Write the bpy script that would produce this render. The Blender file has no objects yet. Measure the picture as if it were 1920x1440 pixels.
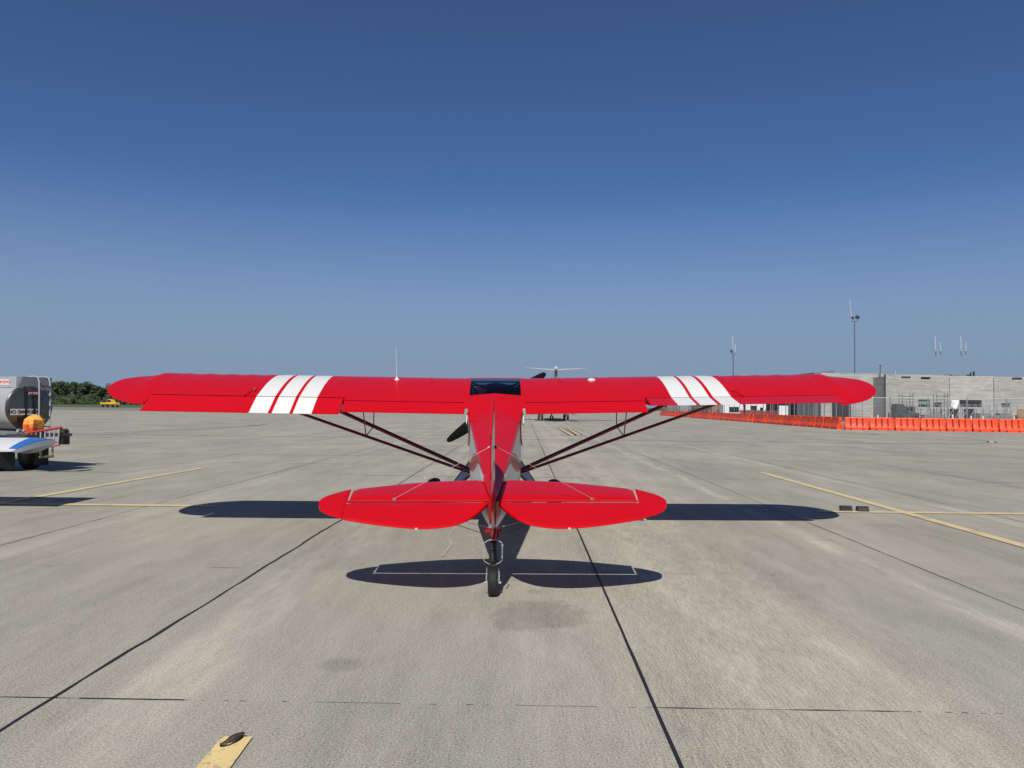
import bpy, math, random
from math import sin, cos, pi, radians, sqrt, atan2
from mathutils import Vector, Matrix
random.seed(7)
S = bpy.context.scene
C = S.collection

# ------------------------------------------------------------------ camera, world, sun, exposure
H = 1.65
cam = bpy.data.cameras.new('camera'); co = bpy.data.objects.new('camera', cam); C.objects.link(co)
cam.sensor_width = 36; cam.lens = 36*1400/1920; cam.clip_end = 12000; cam.clip_start = .05
pitch = math.atan(42/1400); roll = .0105
co.matrix_world = Matrix.Translation((0, 0, H)) @ Matrix.Rotation(pi/2+pitch, 4, 'X') @ Matrix.Rotation(roll, 4, 'Z')
S.camera = co
SUN = Vector((-.138, -.91, 1)).normalized()          # towards the sun
el = math.asin(SUN.z); az = atan2(SUN.x, SUN.y)
W = bpy.data.worlds.new('World'); S.world = W; W.use_nodes = True
wn = W.node_tree.nodes; wl = W.node_tree.links
sky = wn.new('ShaderNodeTexSky'); sky.sky_type = 'NISHITA'; sky.sun_disc = False
sky.sun_elevation = el; sky.sun_rotation = az % (2*pi)
sky.altitude = 300; sky.air_density = .7; sky.dust_density = .5; sky.ozone_density = 10
bg = wn['Background']; bg.inputs['Strength'].default_value = .09
# low band of summer haze towards the horizon
wtc = wn.new('ShaderNodeTexCoord'); wsp = wn.new('ShaderNodeSeparateXYZ'); wl.new(wtc.outputs['Generated'], wsp.inputs[0])
wmr = wn.new('ShaderNodeMapRange'); wmr.interpolation_type = 'SMOOTHSTEP'; wl.new(wsp.outputs['Z'], wmr.inputs[0])
for i_, v_ in enumerate((.03, .30, 1., 0.)): wmr.inputs[i_+1].default_value = v_
wmx = wn.new('ShaderNodeMix'); wmx.data_type = 'RGBA'; wl.new(wmr.outputs[0], wmx.inputs[0]); wl.new(sky.outputs[0], wmx.inputs[6])
wmx.inputs[7].default_value = (.222/.09, .310/.09, .430/.09, 1)
wl.new(wmx.outputs[2], bg.inputs[0])
sl = bpy.data.lights.new('sun', 'SUN'); sl.energy = 5.0; sl.angle = radians(.53); sl.color = (1, .955, .88)
so = bpy.data.objects.new('sun', sl); C.objects.link(so)
so.rotation_euler = (-SUN).to_track_quat('-Z', 'Y').to_euler()
S.view_settings.view_transform = 'Standard'; S.view_settings.look = 'None'
S.view_settings.exposure = 0.0; S.view_settings.gamma = 1

# ------------------------------------------------------------------ materials
def newmat(name):
    m = bpy.data.materials.new(name); m.use_nodes = True
    return m, m.node_tree.nodes, m.node_tree.links, m.node_tree.nodes['Principled BSDF']
def pm(name, col, rough=.5, metal=0., coat=0., var=.06, scale=3., bump=0., spec=.5, bscale=40):
    m, n, l, b = newmat(name)
    b.inputs['Roughness'].default_value = rough; b.inputs['Metallic'].default_value = metal
    b.inputs['Coat Weight'].default_value = coat; b.inputs['Coat Roughness'].default_value = .03
    b.inputs['Specular IOR Level'].default_value = spec
    tc = n.new('ShaderNodeTexCoord'); nz = n.new('ShaderNodeTexNoise')
    nz.inputs['Scale'].default_value = scale; nz.inputs['Detail'].default_value = 5
    l.new(tc.outputs['Object'], nz.inputs['Vector'])
    r = n.new('ShaderNodeMapRange'); r.inputs[1].default_value = .3; r.inputs[2].default_value = .7
    r.inputs[3].default_value = 1-var; r.inputs[4].default_value = 1+var
    l.new(nz.outputs[0], r.inputs[0])
    mx = n.new('ShaderNodeVectorMath'); mx.operation = 'SCALE'; mx.inputs[0].default_value = col[:3]
    l.new(r.outputs[0], mx.inputs['Scale']); l.new(mx.outputs[0], b.inputs['Base Color'])
    if bump:
        n2 = n.new('ShaderNodeTexNoise'); n2.inputs['Scale'].default_value = bscale; n2.inputs['Detail'].default_value = 3
        l.new(tc.outputs['Object'], n2.inputs['Vector'])
        bp = n.new('ShaderNodeBump'); bp.inputs['Strength'].default_value = bump; bp.inputs['Distance'].default_value = .01
        l.new(n2.outputs[0], bp.inputs['Height']); l.new(bp.outputs[0], b.inputs['Normal'])
    return m
class NG:
    """tiny node-graph helper"""
    def __init__(s, n, l): s.n, s.l = n, l
    def put(s, sock, v):
        if hasattr(v, 'is_output'): s.l.new(v, sock)
        else: sock.default_value = v
    def m(s, op, a, b=0., c=0., clamp=False):
        x = s.n.new('ShaderNodeMath'); x.operation = op; x.use_clamp = clamp
        for i, v in enumerate((a, b, c)): s.put(x.inputs[i], v)
        return x.outputs[0]
    def mix(s, f, a, b):
        x = s.n.new('ShaderNodeMix'); x.data_type = 'RGBA'
        s.put(x.inputs[0], f); s.put(x.inputs[6], a); s.put(x.inputs[7], b); return x.outputs[2]
    def noise(s, vec, scale, detail=4, rough=.5, dist=0.):
        x = s.n.new('ShaderNodeTexNoise'); s.l.new(vec, x.inputs['Vector']); x.inputs['Scale'].default_value = scale
        x.inputs['Detail'].default_value = detail; x.inputs['Roughness'].default_value = rough; x.inputs['Distortion'].default_value = dist
        return x.outputs[0]
    def rng(s, v, a, b, c, d, smooth=False):
        x = s.n.new('ShaderNodeMapRange'); s.put(x.inputs[0], v)
        if smooth: x.interpolation_type = 'SMOOTHSTEP'
        for i, q in enumerate((a, b, c, d)): x.inputs[i+1].default_value = q
        return x.outputs[0]
    def mapping(s, vec, scale=(1, 1, 1), rot=(0, 0, 0), loc=(0, 0, 0)):
        x = s.n.new('ShaderNodeMapping'); s.l.new(vec, x.inputs[0]); x.inputs['Scale'].default_value = scale
        x.inputs['Rotation'].default_value = rot; x.inputs['Location'].default_value = loc; return x.outputs[0]
RED = (.455, .0015, .0055); WHT = (.66, .65, .62)
M = {}
M['red'] = pm('red_paint', RED, .34, 0, .12, .02, 2, spec=.3)
M['white'] = pm('white_paint', WHT, .34, 0, .2, .015, 2, spec=.4)
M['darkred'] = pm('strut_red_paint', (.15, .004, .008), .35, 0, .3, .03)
M['black'] = pm('black_rubber', (.012, .012, .013), .6, bump=.2)
M['blackgloss'] = pm('black_composite', (.003, .003, .0035), .45, spec=.2)
M['chrome'] = pm('polished_metal', (.62, .61, .58), .35, .6)
M['steel'] = pm('brushed_steel', (.50, .51, .51), .40, .45, var=.1)
M['galv'] = pm('galvanised_steel', (.38, .40, .42), .5, .6, var=.1)
M['wire'] = pm('wire_steel', (.55, .53, .50), .35, .8)
M['orange'] = pm('orange_plastic', (.76, .068, .014), .5, var=.12, scale=1.6)
M['slot_shade'] = pm('orange_recess_shade', (.17, .012, .006), .6, var=.1)  # shade inside the barrier slots and notches, painted as a darker orange
_n = M['orange'].node_tree.nodes; _l = M['orange'].node_tree.links
_oi = _n.new('ShaderNodeObjectInfo'); _mr = _n.new('ShaderNodeMapRange'); _mr.inputs[3].default_value = .86; _mr.inputs[4].default_value = 1.12; _l.new(_oi.outputs['Random'], _mr.inputs[0])
_vm = _n.new('ShaderNodeVectorMath'); _vm.operation = 'SCALE'; _src = _n['Principled BSDF'].inputs['Base Color'].links[0].from_socket
_l.new(_src, _vm.inputs[0]); _l.new(_mr.outputs[0], _vm.inputs['Scale']); _l.new(_vm.outputs[0], _n['Principled BSDF'].inputs['Base Color'])
M['net'] = pm('orange_netting', (.72, .10, .06), .6, var=.25, scale=3)
M['yellow_truck'] = pm('yellow_vehicle_paint', (.72, .43, .03), .3, 0, .4)
M['glassdark'] = pm('dark_window_glass', (.012, .015, .018), .22, spec=.3)
M['grey'] = pm('grey_metal_paint', (.20, .21, .22), .5, .2, var=.1)
M['darkgrey'] = pm('dark_grey_paint', (.05, .052, .055), .5, .1, var=.15)
M['poleg'] = pm('dark_galvanised_pole', (.09, .10, .105), .5, .3)
M['jetwhite'] = pm('airliner_white_paint', (.46, .47, .48), .3, 0, .3)
M['jetgrey'] = pm('airliner_grey_paint', (.16, .18, .20), .35, .2)
M['blue'] = pm('blue_paint', (.03, .16, .50), .3, 0, .4)
M['tip_shade'] = pm('wing_tip_shade', (.22, .235, .26), .35, 0, .3)  # shade on the wing tip end, put into a grey colour
M['tarpwhite'] = pm('white_tarpaulin', (.75, .76, .78), .6, bump=.5, bscale=4)
M['wood'] = pm('plywood_board', (.30, .17, .08), .7, var=.2)
M['ladred'] = pm('ladder_red_fibreglass', (.42, .03, .04), .4)
M['alu'] = pm('aluminium', (.46, .47, .48), .40, .35, var=.08)
M['brass'] = pm('weathered_brass_step', (.26, .22, .10), .45, .6, var=.2)
M['maroon'] = pm('maroon_placard', (.16, .012, .035), .4)
M['pinkred'] = pm('placard_red', (.60, .03, .10), .45)
M['letterblack'] = pm('black_lettering', (.02, .02, .02), .5)
M['letterred'] = pm('red_lettering', (.62, .03, .03), .5)
M['bark'] = pm('bark', (.10, .075, .05), .9, var=.3, bump=.5)
M['cmu_dark'] = pm('shaded_block_pallet', (.16, .165, .17), .9, var=.3, scale=8)
M['glassgreen'] = pm('green_tinted_glazing', (.18, .30, .27), .15)
M['iron'] = pm('rusted_iron', (.07, .05, .045), .65, .4, var=.3, scale=30, bump=.5, bscale=120)
M['rimsilver'] = pm('silver_wheel', (.5, .5, .52), .35, .8)
M['navlens'] = pm('clear_lamp_lens', (.45, .52, .58), .05, .7)

# fuselage livery: white sides, red turtledeck, red sweep
def livery():
    m, n, l, b = newmat('fuselage_livery'); g = NG(n, l)
    b.inputs['Roughness'].default_value = .36; b.inputs['Coat Weight'].default_value = .12; b.inputs['Coat Roughness'].default_value = .05; b.inputs['Specular IOR Level'].default_value = .35
    tc = n.new('ShaderNodeTexCoord'); sp = n.new('ShaderNodeSeparateXYZ'); l.new(tc.outputs['Object'], sp.inputs[0])
    y, z = sp.outputs['Y'], sp.outputs['Z']
    longeron = g.m('ADD', g.m('SUBTRACT', g.m('MULTIPLY', y, .038), .035), g.m('MULTIPLY', g.m('MAXIMUM', g.m('SUBTRACT', 1.15, y), 0.), .10))
    deck = g.m('GREATER_THAN', z, longeron)
    zc = g.m('SUBTRACT', g.m('MULTIPLY', g.m('SUBTRACT', y, 1.5), -.36), .03)
    d = g.m('ABSOLUTE', g.m('SUBTRACT', z, zc))
    wdt = g.m('ADD', .050, g.m('MULTIPLY', g.m('ABSOLUTE', g.m('SINE', g.m('MULTIPLY', y, 2.2))), .055))
    band = g.m('LESS_THAN', d, wdt)
    nose = g.m('GREATER_THAN', g.m('ADD', y, g.m('MULTIPLY', z, .6)), 4.6)
    low = g.m('LESS_THAN', z, g.m('SUBTRACT', g.m('MULTIPLY', y, -.06), 1.0))
    tail = g.m('MULTIPLY', g.m('LESS_THAN', y, .66), g.m('GREATER_THAN', z, -.20))
    f = g.m('MAXIMUM', g.m('MAXIMUM', deck, band), g.m('MAXIMUM', nose, tail))
    l.new(g.mix(f, WHT+(1,), RED+(1,)), b.inputs['Base Color'])
    return m
M['livery'] = livery()
def rudmat():
    m, n, l, b = newmat('rudder_livery'); g = NG(n, l)
    b.inputs['Roughness'].default_value = .3; b.inputs['Coat Weight'].default_value = .35
    tc = n.new('ShaderNodeTexCoord'); sp = n.new('ShaderNodeSeparateXYZ'); l.new(tc.outputs['Object'], sp.inputs[0])
    z = sp.outputs['Z']
    a = g.m('GREATER_THAN', z, .74); c = g.m('LESS_THAN', z, .22)
    d = g.m('LESS_THAN', g.m('ABSOLUTE', g.m('SUBTRACT', z, .375)), .030)
    f = g.m('MAXIMUM', a, g.m('MAXIMUM', c, d))
    l.new(g.mix(f, WHT+(1,), RED+(1,)), b.inputs['Base Color'])
    return m
M['rudder'] = rudmat()
def skyl():
    m, n, l, b = newmat('tinted_skylight_acrylic')
    out = n['Material Output']; tr = n.new('ShaderNodeBsdfTransparent'); tr.inputs[0].default_value = (.20, .30, .40, 1)
    gl = n.new('ShaderNodeBsdfGlossy'); gl.inputs['Roughness'].default_value = .06; gl.inputs[0].default_value = (.8, .8, .8, 1)
    fr = n.new('ShaderNodeFresnel'); fr.inputs[0].default_value = 1.28; mx = n.new('ShaderNodeMixShader')
    l.new(fr.outputs[0], mx.inputs[0]); l.new(tr.outputs[0], mx.inputs[1]); l.new(gl.outputs[0], mx.inputs[2]); l.new(mx.outputs[0], out.inputs[0])
    return m
M['skylight'] = skyl()
def meshmat():
    m, n, l, b = newmat('chain_link_wire')
    out = n['Material Output']; tr = n.new('ShaderNodeBsdfTransparent'); mx = n.new('ShaderNodeMixShader')
    b.inputs['Base Color'].default_value = (.35, .36, .37, 1); b.inputs['Metallic'].default_value = .5
    mx.inputs[0].default_value = .16
    l.new(tr.outputs[0], mx.inputs[1]); l.new(b.outputs[0], mx.inputs[2]); l.new(mx.outputs[0], out.inputs[0])
    return m
M['chain'] = meshmat()

def concrete():
    m, n, l, b = newmat('apron_concrete'); g = NG(n, l)
    tc = n.new('ShaderNodeTexCoord'); P0 = tc.outputs['Object']
    P = g.mapping(P0, rot=(0, 0, .016))
    sp = n.new('ShaderNodeSeparateXYZ'); l.new(P, sp.inputs[0]); x, y = sp.outputs[0], sp.outputs[1]
    # slab id -> value shift
    ix = g.m('FLOOR', g.m('DIVIDE', g.m('ADD', x, 2.6), 3.35)); iy = g.m('FLOOR', g.m('DIVIDE', g.m('SUBTRACT', y, 4.17), 3.33))
    cb = n.new('ShaderNodeCombineXYZ'); l.new(ix, cb.inputs[0]); l.new(iy, cb.inputs[1])
    wn_ = n.new('ShaderNodeTexWhiteNoise'); wn_.noise_dimensions = '2D'; l.new(cb.outputs[0], wn_.inputs['Vector'])
    slab = g.rng(wn_.outputs[0], 0, 1, -.055, .055)
    wl_ = n.new('ShaderNodeTexWhiteNoise'); wl_.noise_dimensions = '1D'; l.new(g.m('ADD', ix, 31.7), wl_.inputs['W'])
    lane = g.rng(wl_.outputs[0], 0, 1, -.03, .03)
    big = g.noise(g.mapping(P, (1, .35, 1)), .5, 6, .62)
    med = g.noise(g.mapping(P, (1, .25, 1)), 2.2, 6, .65, .4)
    streak = g.noise(g.mapping(P, (5.5, .30, 1)), 1., 6, .68)
    tine = g.noise(g.mapping(P, (85, 5.5, 1)), 1., 4, .7)
    fine = g.noise(P, 85, 3, .75)
    fine2 = g.noise(P, 200, 2, .7)
    # grooved strip intensity strongest in lane right of joint 2
    lanew = g.rng(g.noise(g.mapping(P, (.9, .1, 1), loc=(3.3, 0, 0)), 1., 2), .42, .68, .25, 1.)
    dist = g.m('ABSOLUTE', g.m('SUBTRACT', x, 1.55)); centre = g.rng(dist, .3, 1.5, 1.3, .3, True)
    v = g.m('ADD', 1.0, slab); v = g.m('ADD', v, lane)
    v = g.m('ADD', v, g.rng(big, .3, .7, -.13, .13))
    v = g.m('ADD', v, g.rng(med, .32, .68, -.09, .10))
    v = g.m('ADD', v, g.m('MULTIPLY', g.rng(streak, .3, .72, -.05, .12), g.m('ADD', .5, lanew)))
    v = g.m('ADD', v, g.m('MULTIPLY', g.rng(tine, .36, .64, -.15, .15), g.m('ADD', centre, .25)))
    v = g.m('ADD', v, g.rng(fine, .32, .68, -.52, .52))
    v = g.m('ADD', v, g.rng(fine2, .3, .7, -.35, .35))
    # pale scuffed streaks along certain lines
    wob = g.m('MULTIPLY', g.m('SUBTRACT', g.noise(P, .35, 3), .5), .35)
    def line(x0, w, amp, sc):
        d = g.m('ABSOLUTE', g.m('SUBTRACT', g.m('ADD', x, wob), x0))
        f = g.rng(d, 0, w, 1, 0, True)
        br = g.rng(g.noise(g.mapping(P, (2.2, .5, 1), loc=(x0, 0, 0)), sc, 6, .7), .40, .62, 0, 1)
        return g.m('MULTIPLY', g.m('MULTIPLY', f, br), amp)
    for a in ((3.72, .22, .42, 1.6), (-2.2, .30, .30, 1.5), (1.35, .45, .26, 2.2), (-1.9, .35, .20, 2.), (2.0, .45, .24, 2.4), (2.8, .4, .14, 2.), (7.2, .2, .3, 1.3), (-5.6, .25, .2, 1.5), (0.2, .5, .12, 2.2)):
        v = g.m('ADD', v, line(*a))
    # damp stains with shapes of their own
    def blot(cx, cy, rx, ry, amp, edge=.35, ns=2.6):
        dx = g.m('DIVIDE', g.m('SUBTRACT', x, cx), rx); dy = g.m('DIVIDE', g.m('SUBTRACT', y, cy), ry)
        d = g.m('SQRT', g.m('ADD', g.m('MULTIPLY', dx, dx), g.m('MULTIPLY', dy, dy)))
        d = g.m('ADD', d, g.m('MULTIPLY', g.m('SUBTRACT', g.noise(P, ns, 5, .6), .5), 1.5))
        return g.m('MULTIPLY', g.rng(d, 1-edge, 1, 1, 0, True), amp)
    for a in ((.13, 6.0, .42, .46, -.24, .25, 3.5), (.12, 6.7, .09, .12, -.2), (-1.16, 4.77, .15, .15, -.18, .6, 1.5), (5.2, 10.9, .35, .2, -.12), (-.15, 9.4, .2, .5, -.12), (3.8, 9.6, .18, .15, -.12), (.42, 7.8, .16, .25, -.13)):
        v = g.m('ADD', v, blot(*a))
    # sparse pits and bright aggregate
    vo = n.new('ShaderNodeTexVoronoi'); vo.inputs['Scale'].default_value = 22; l.new(P, vo.inputs['Vector'])
    rare = g.m('MULTIPLY', g.m('LESS_THAN', vo.outputs['Distance'], .10), g.m('GREATER_THAN', g.noise(P, 9, 1), .60))
    v = g.m('ADD', v, g.m('MULTIPLY', rare, .35))
    vo2 = n.new('ShaderNodeTexVoronoi'); vo2.inputs['Scale'].default_value = 11; l.new(P, vo2.inputs['Vector'])
    rare2 = g.m('MULTIPLY', g.m('LESS_THAN', vo2.outputs['Distance'], .06), g.m('GREATER_THAN', g.noise(P, 5.3, 1), .62))
    v = g.m('SUBTRACT', v, g.m('MULTIPLY', rare2, .5))
    warm = g.rng(g.m('ADD', g.m('MULTIPLY', centre, .5), g.m('MULTIPLY', big, .8)), .3, 1.0, 0, 1)
    colr = g.mix(warm, (.268, .257, .214, 1), (.306, .283, .228, 1))
    sc = n.new('ShaderNodeVectorMath'); sc.operation = 'SCALE'; l.new(colr, sc.inputs[0]); l.new(v, sc.inputs['Scale'])
    l.new(sc.outputs[0], b.inputs['Base Color']); b.inputs['Roughness'].default_value = .85
    b.inputs['Specular IOR Level'].default_value = .25
    hgt = g.m('ADD', g.m('MULTIPLY', fine, .6), g.m('MULTIPLY', tine, .5))
    bp = n.new('ShaderNodeBump'); bp.inputs['Strength'].default_value = .35; bp.inputs['Distance'].default_value = .004
    l.new(hgt, bp.inputs['Height']); l.new(bp.outputs[0], b.inputs['Normal'])
    return m
M['concrete'] = concrete()
M['sealant'] = pm('black_joint_sealant', (.012, .012, .013), .6, var=.3)
M['crack'] = pm('joint_crack_shadow_dirt', (.07, .065, .055), .9, var=.4, scale=6)
M['spall'] = pm('spalled_joint_edge', (.33, .315, .27), .9, var=.2, scale=20)
M['asphalt'] = pm('asphalt', (.175, .172, .155), .9, var=.12, scale=.2)
def yellowmat(name, wear, col=(.62, .47, .20)):
    m, n, l, b = newmat(name); g = NG(n, l)
    tc = n.new('ShaderNodeTexCoord'); P = tc.outputs['Object']
    w = g.noise(P, 34, 6, .75); w2 = g.noise(P, 2.2, 4, .6)
    f = g.rng(g.m('ADD', g.m('MULTIPLY', w, .7), g.m('MULTIPLY', w2, .5)), .60, .72, 0, wear)
    c = g.mix(g.rng(w2, .3, .7, 0, 1), col+(1,), tuple(q*1.18 for q in col)+(1,))
    l.new(g.mix(f, c, (.25, .235, .19, 1)), b.inputs['Base Color']); b.inputs['Roughness'].default_value = .75
    return m
M['yellow'] = yellowmat('yellow_marking_paint', .8)
M['yellow_faded'] = yellowmat('faded_yellow_marking_paint', .95, (.54, .42, .22))
M['blackmark'] = pm('black_marking_paint', (.03, .03, .03), .7, var=.3, scale=8)
M['faintmark'] = pm('worn_black_marking_paint', (.17, .165, .15), .8, var=.3, scale=2)
M['whitemark'] = pm('mineral_streak', (.32, .30, .25), .9, var=.3, scale=12)
def grass():
    m, n, l, b = newmat('mown_grass'); g = NG(n, l)
    tc = n.new('ShaderNodeTexCoord'); P = tc.outputs['Object']
    a = g.noise(P, .02, 6, .6); c = g.noise(g.mapping(P, (.3, 1, 1)), .25, 5, .6)
    col = g.mix(g.rng(g.m('ADD', g.m('MULTIPLY', a, .6), g.m('MULTIPLY', c, .4)), .38, .62, 0, 1), (.045, .065, .018, 1), (.085, .105, .03, 1))
    l.new(col, b.inputs['Base Color']); b.inputs['Roughness'].default_value = .9
    return m
M['grass'] = grass()
def cmu(name, tone=1.):
    m, n, l, b = newmat(name); g = NG(n, l)
    tc = n.new('ShaderNodeTexCoord'); P = g.mapping(tc.outputs['Object'], rot=(pi/2, 0, 0))
    br = n.new('ShaderNodeTexBrick'); l.new(P, br.inputs['Vector'])
    br.inputs['Color1'].default_value = (.50*tone, .49*tone, .455*tone, 1); br.inputs['Color2'].default_value = (.40*tone, .39*tone, .36*tone, 1)
    br.inputs['Mortar'].default_value = (.33*tone, .325*tone, .30*tone, 1)
    br.inputs['Scale'].default_value = 1; br.inputs['Brick Width'].default_value = .8; br.inputs['Row Height'].default_value = .2
    br.inputs['Mortar Size'].default_value = .02; br.inputs['Bias'].default_value = -.1
    rows = g.noise(g.mapping(tc.outputs['Object'], (.12, 1, 4)), 1.2, 5, .7)
    blo = g.noise(tc.outputs['Object'], .35, 5, .6)
    v = g.m('ADD', g.rng(rows, .3, .7, .78, 1.22), g.rng(blo, .3, .7, -.12, .12))
    sc = n.new('ShaderNodeVectorMath'); sc.operation = 'SCALE'; l.new(br.outputs[0], sc.inputs[0]); l.new(v, sc.inputs['Scale'])
    l.new(sc.outputs[0], b.inputs['Base Color']); b.inputs['Roughness'].default_value = .9
    return m
M['cmu'] = cmu('concrete_block_wall', .74); M['cmu2'] = cmu('pale_concrete_block_wall', .82)
def leafmat(name, c1, c2):
    m, n, l, b = newmat(name); g = NG(n, l)
    tc = n.new('ShaderNodeTexCoord'); a = g.noise(tc.outputs['Object'], .6, 3, .6)
    l.new(g.mix(g.rng(a, .35, .65, 0, 1), c1+(1,), c2+(1,)), b.inputs['Base Color']); b.inputs['Roughness'].default_value = .7
    b.inputs['Specular IOR Level'].default_value = .2
    return m
M['leaf'] = leafmat('tree_leaves', (.028, .050, .022), (.060, .095, .038))
M['leaf2'] = leafmat('pale_shrub_leaves', (.075, .088, .055), (.12, .125, .085))

# ------------------------------------------------------------------ mesh helpers
class MB:
    def __init__(s): s.v = []; s.f = []; s.m = []
    def face(s, pts, mi=0):
        k = len(s.v); s.v += [tuple(p) for p in pts]; s.f.append(tuple(range(k, k+len(pts)))); s.m.append(mi)
    def grid(s, rows, mi=0, close=False, cap=False):
        k = len(s.v); nr = len(rows); nc = len(rows[0])
        for r in rows: s.v += [tuple(p) for p in r]
        for i in range(nr-1):
            for j in range(nc if close else nc-1):
                a = k+i*nc+j; b = k+i*nc+(j+1) % nc
                s.f.append((a, b, b+nc, a+nc)); s.m.append(mi(i, j) if callable(mi) else mi)
        if cap:
            mm = mi(0, 0) if callable(mi) else mi
            s.f.append(tuple(reversed(range(k, k+nc)))); s.m.append(mm)
            s.f.append(tuple(range(k+(nr-1)*nc, k+nr*nc))); s.m.append(mi(nr-2, 0) if callable(mi) else mi)
    def box(s, c, d, mi=0, rot=None):
        hx, hy, hz = d[0]/2, d[1]/2, d[2]/2
        P = [Vector((x, y, z)) for x in (-hx, hx) for y in (-hy, hy) for z in (-hz, hz)]
        if rot is not None: P = [rot @ p for p in P]
        k = len(s.v); s.v += [tuple(p+Vector(c)) for p in P]
        for q in ((0, 1, 3, 2), (4, 6, 7, 5), (0, 4, 5, 1), (2, 3, 7, 6), (0, 2, 6, 4), (1, 5, 7, 3)):
            s.f.append(tuple(k+i for i in q)); s.m.append(mi)
    def tube(s, pts, r, n=8, mi=0, flat=1., up=None, cap=True):
        pts = [Vector(p) for p in pts]; rows = []
        for i, p in enumerate(pts):
            t = (pts[min(i+1, len(pts)-1)]-pts[max(i-1, 0)]).normalized()
            u = Vector(up) if up else (Vector((0, 0, 1)) if abs(t.z) < .9 else Vector((1, 0, 0)))
            a = t.cross(u).normalized(); b2 = a.cross(t).normalized()
            rr = r[i] if isinstance(r, (list, tuple)) else r
            rows.append([p+a*cos(2*pi*j/n)*rr+b2*sin(2*pi*j/n)*rr*flat for j in range(n)])
        s.grid(rows, mi, True, cap)
    def prism(s, poly, ax, a, b, mi=0):
        """poly of 2D points, extruded on axis ax between a and b"""
        def P(p, t): return {'x': (t, p[0], p[1]), 'y': (p[0], t, p[1]), 'z': (p[0], p[1], t)}[ax]
        s.face([P(p, a) for p in reversed(poly)], mi); s.face([P(p, b) for p in poly], mi)
        n = len(poly)
        for i in range(n):
            p, q = poly[i], poly[(i+1) % n]; s.face([P(p, a), P(q, a), P(q, b), P(p, b)], mi)
    def lathe(s, prof, c, axis='x', n=24, mi=0):
        """prof list of (t along axis, radius)"""
        rows = []
        for t, r in prof:
            row = []
            for j in range(n):
                a = 2*pi*j/n; u, w = r*cos(a), r*sin(a)
                row.append({'x': (c[0]+t, c[1]+u, c[2]+w), 'y': (c[0]+u, c[1]+t, c[2]+w), 'z': (c[0]+u, c[1]+w, c[2]+t)}[axis])
            rows.append(row)
        s.grid(rows, mi, True, False)
    def strip(s, pts, w, z, mi=0):
        """flat ribbon on the ground"""
        L, R = [], []
        for i, p in enumerate(pts):
            a = pts[max(i-1, 0)]; b = pts[min(i+1, len(pts)-1)]
            dx, dy = b[0]-a[0], b[1]-a[1]; q = math.hypot(dx, dy); nx, ny = -dy/q, dx/q
            ww = (w[i] if isinstance(w, (list, tuple)) else w)/2
            L.append((p[0]+nx*ww, p[1]+ny*ww, z)); R.append((p[0]-nx*ww, p[1]-ny*ww, z))
        s.grid([R, L], mi)
    def build(s, name, mats, parent=None, smooth=35, merge=False, loc=None):
        me = bpy.data.meshes.new(name); me.from_pydata(s.v, [], s.f)
        if not isinstance(mats, (list, tuple)): mats = [mats]
        for q in mats: me.materials.append(M[q] if isinstance(q, str) else q)
        me.polygons.foreach_set('material_index', s.m); me.validate(); me.update()
        import bmesh
        bm = bmesh.new(); bm.from_mesh(me)
        if merge: bmesh.ops.remove_doubles(bm, verts=bm.verts, dist=1e-5)
        bmesh.ops.recalc_face_normals(bm, faces=bm.faces)
        bm.to_mesh(me); bm.free()
        if smooth:
            me.polygons.foreach_set('use_smooth', [True]*len(me.polygons)); me.set_sharp_from_angle(angle=radians(smooth))
        o = bpy.data.objects.new(name, me); C.objects.link(o)
        if parent: o.parent = parent
        if loc: o.location = loc
        return o
def tag(o, label=None, cat=None, group=None, kind=None):
    if label: o['label'] = label
    if cat: o['category'] = cat
    if group: o['group'] = group
    if kind: o['kind'] = kind
    return o
def empty(name, loc=(0, 0, 0), rz=0.):
    o = bpy.data.objects.new(name, None); C.objects.link(o); o.location = loc; o.rotation_euler = (0, 0, rz); o.empty_display_size = .2
    return o
KIDS = {}
def kids(o): return [c for c in C.objects if c.parent == o]
def copy_tree(o, parent=None, table=None):
    table = table if table is not None else {}
    c = o.copy(); C.objects.link(c)
    if parent: c.parent = parent
    for ch in KIDS.setdefault(o.name, kids(o)): copy_tree(ch, c)
    return c
def text(name, s, size, mat, parent, M4, ext=.002):
    cu = bpy.data.curves.new(name, 'FONT'); cu.body = s; cu.size = size; cu.extrude = ext; cu.align_x = 'CENTER'; cu.align_y = 'CENTER'; cu.offset = size*.02
    t = bpy.data.objects.new(name, cu); C.objects.link(t)
    bpy.context.view_layer.update()
    me = bpy.data.meshes.new_from_object(t); bpy.data.objects.remove(t); me.name = name
    me.materials.clear(); me.materials.append(M[mat])
    o = bpy.data.objects.new(name, me); C.objects.link(o); o.parent = parent; o.matrix_local = M4
    return o

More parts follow.
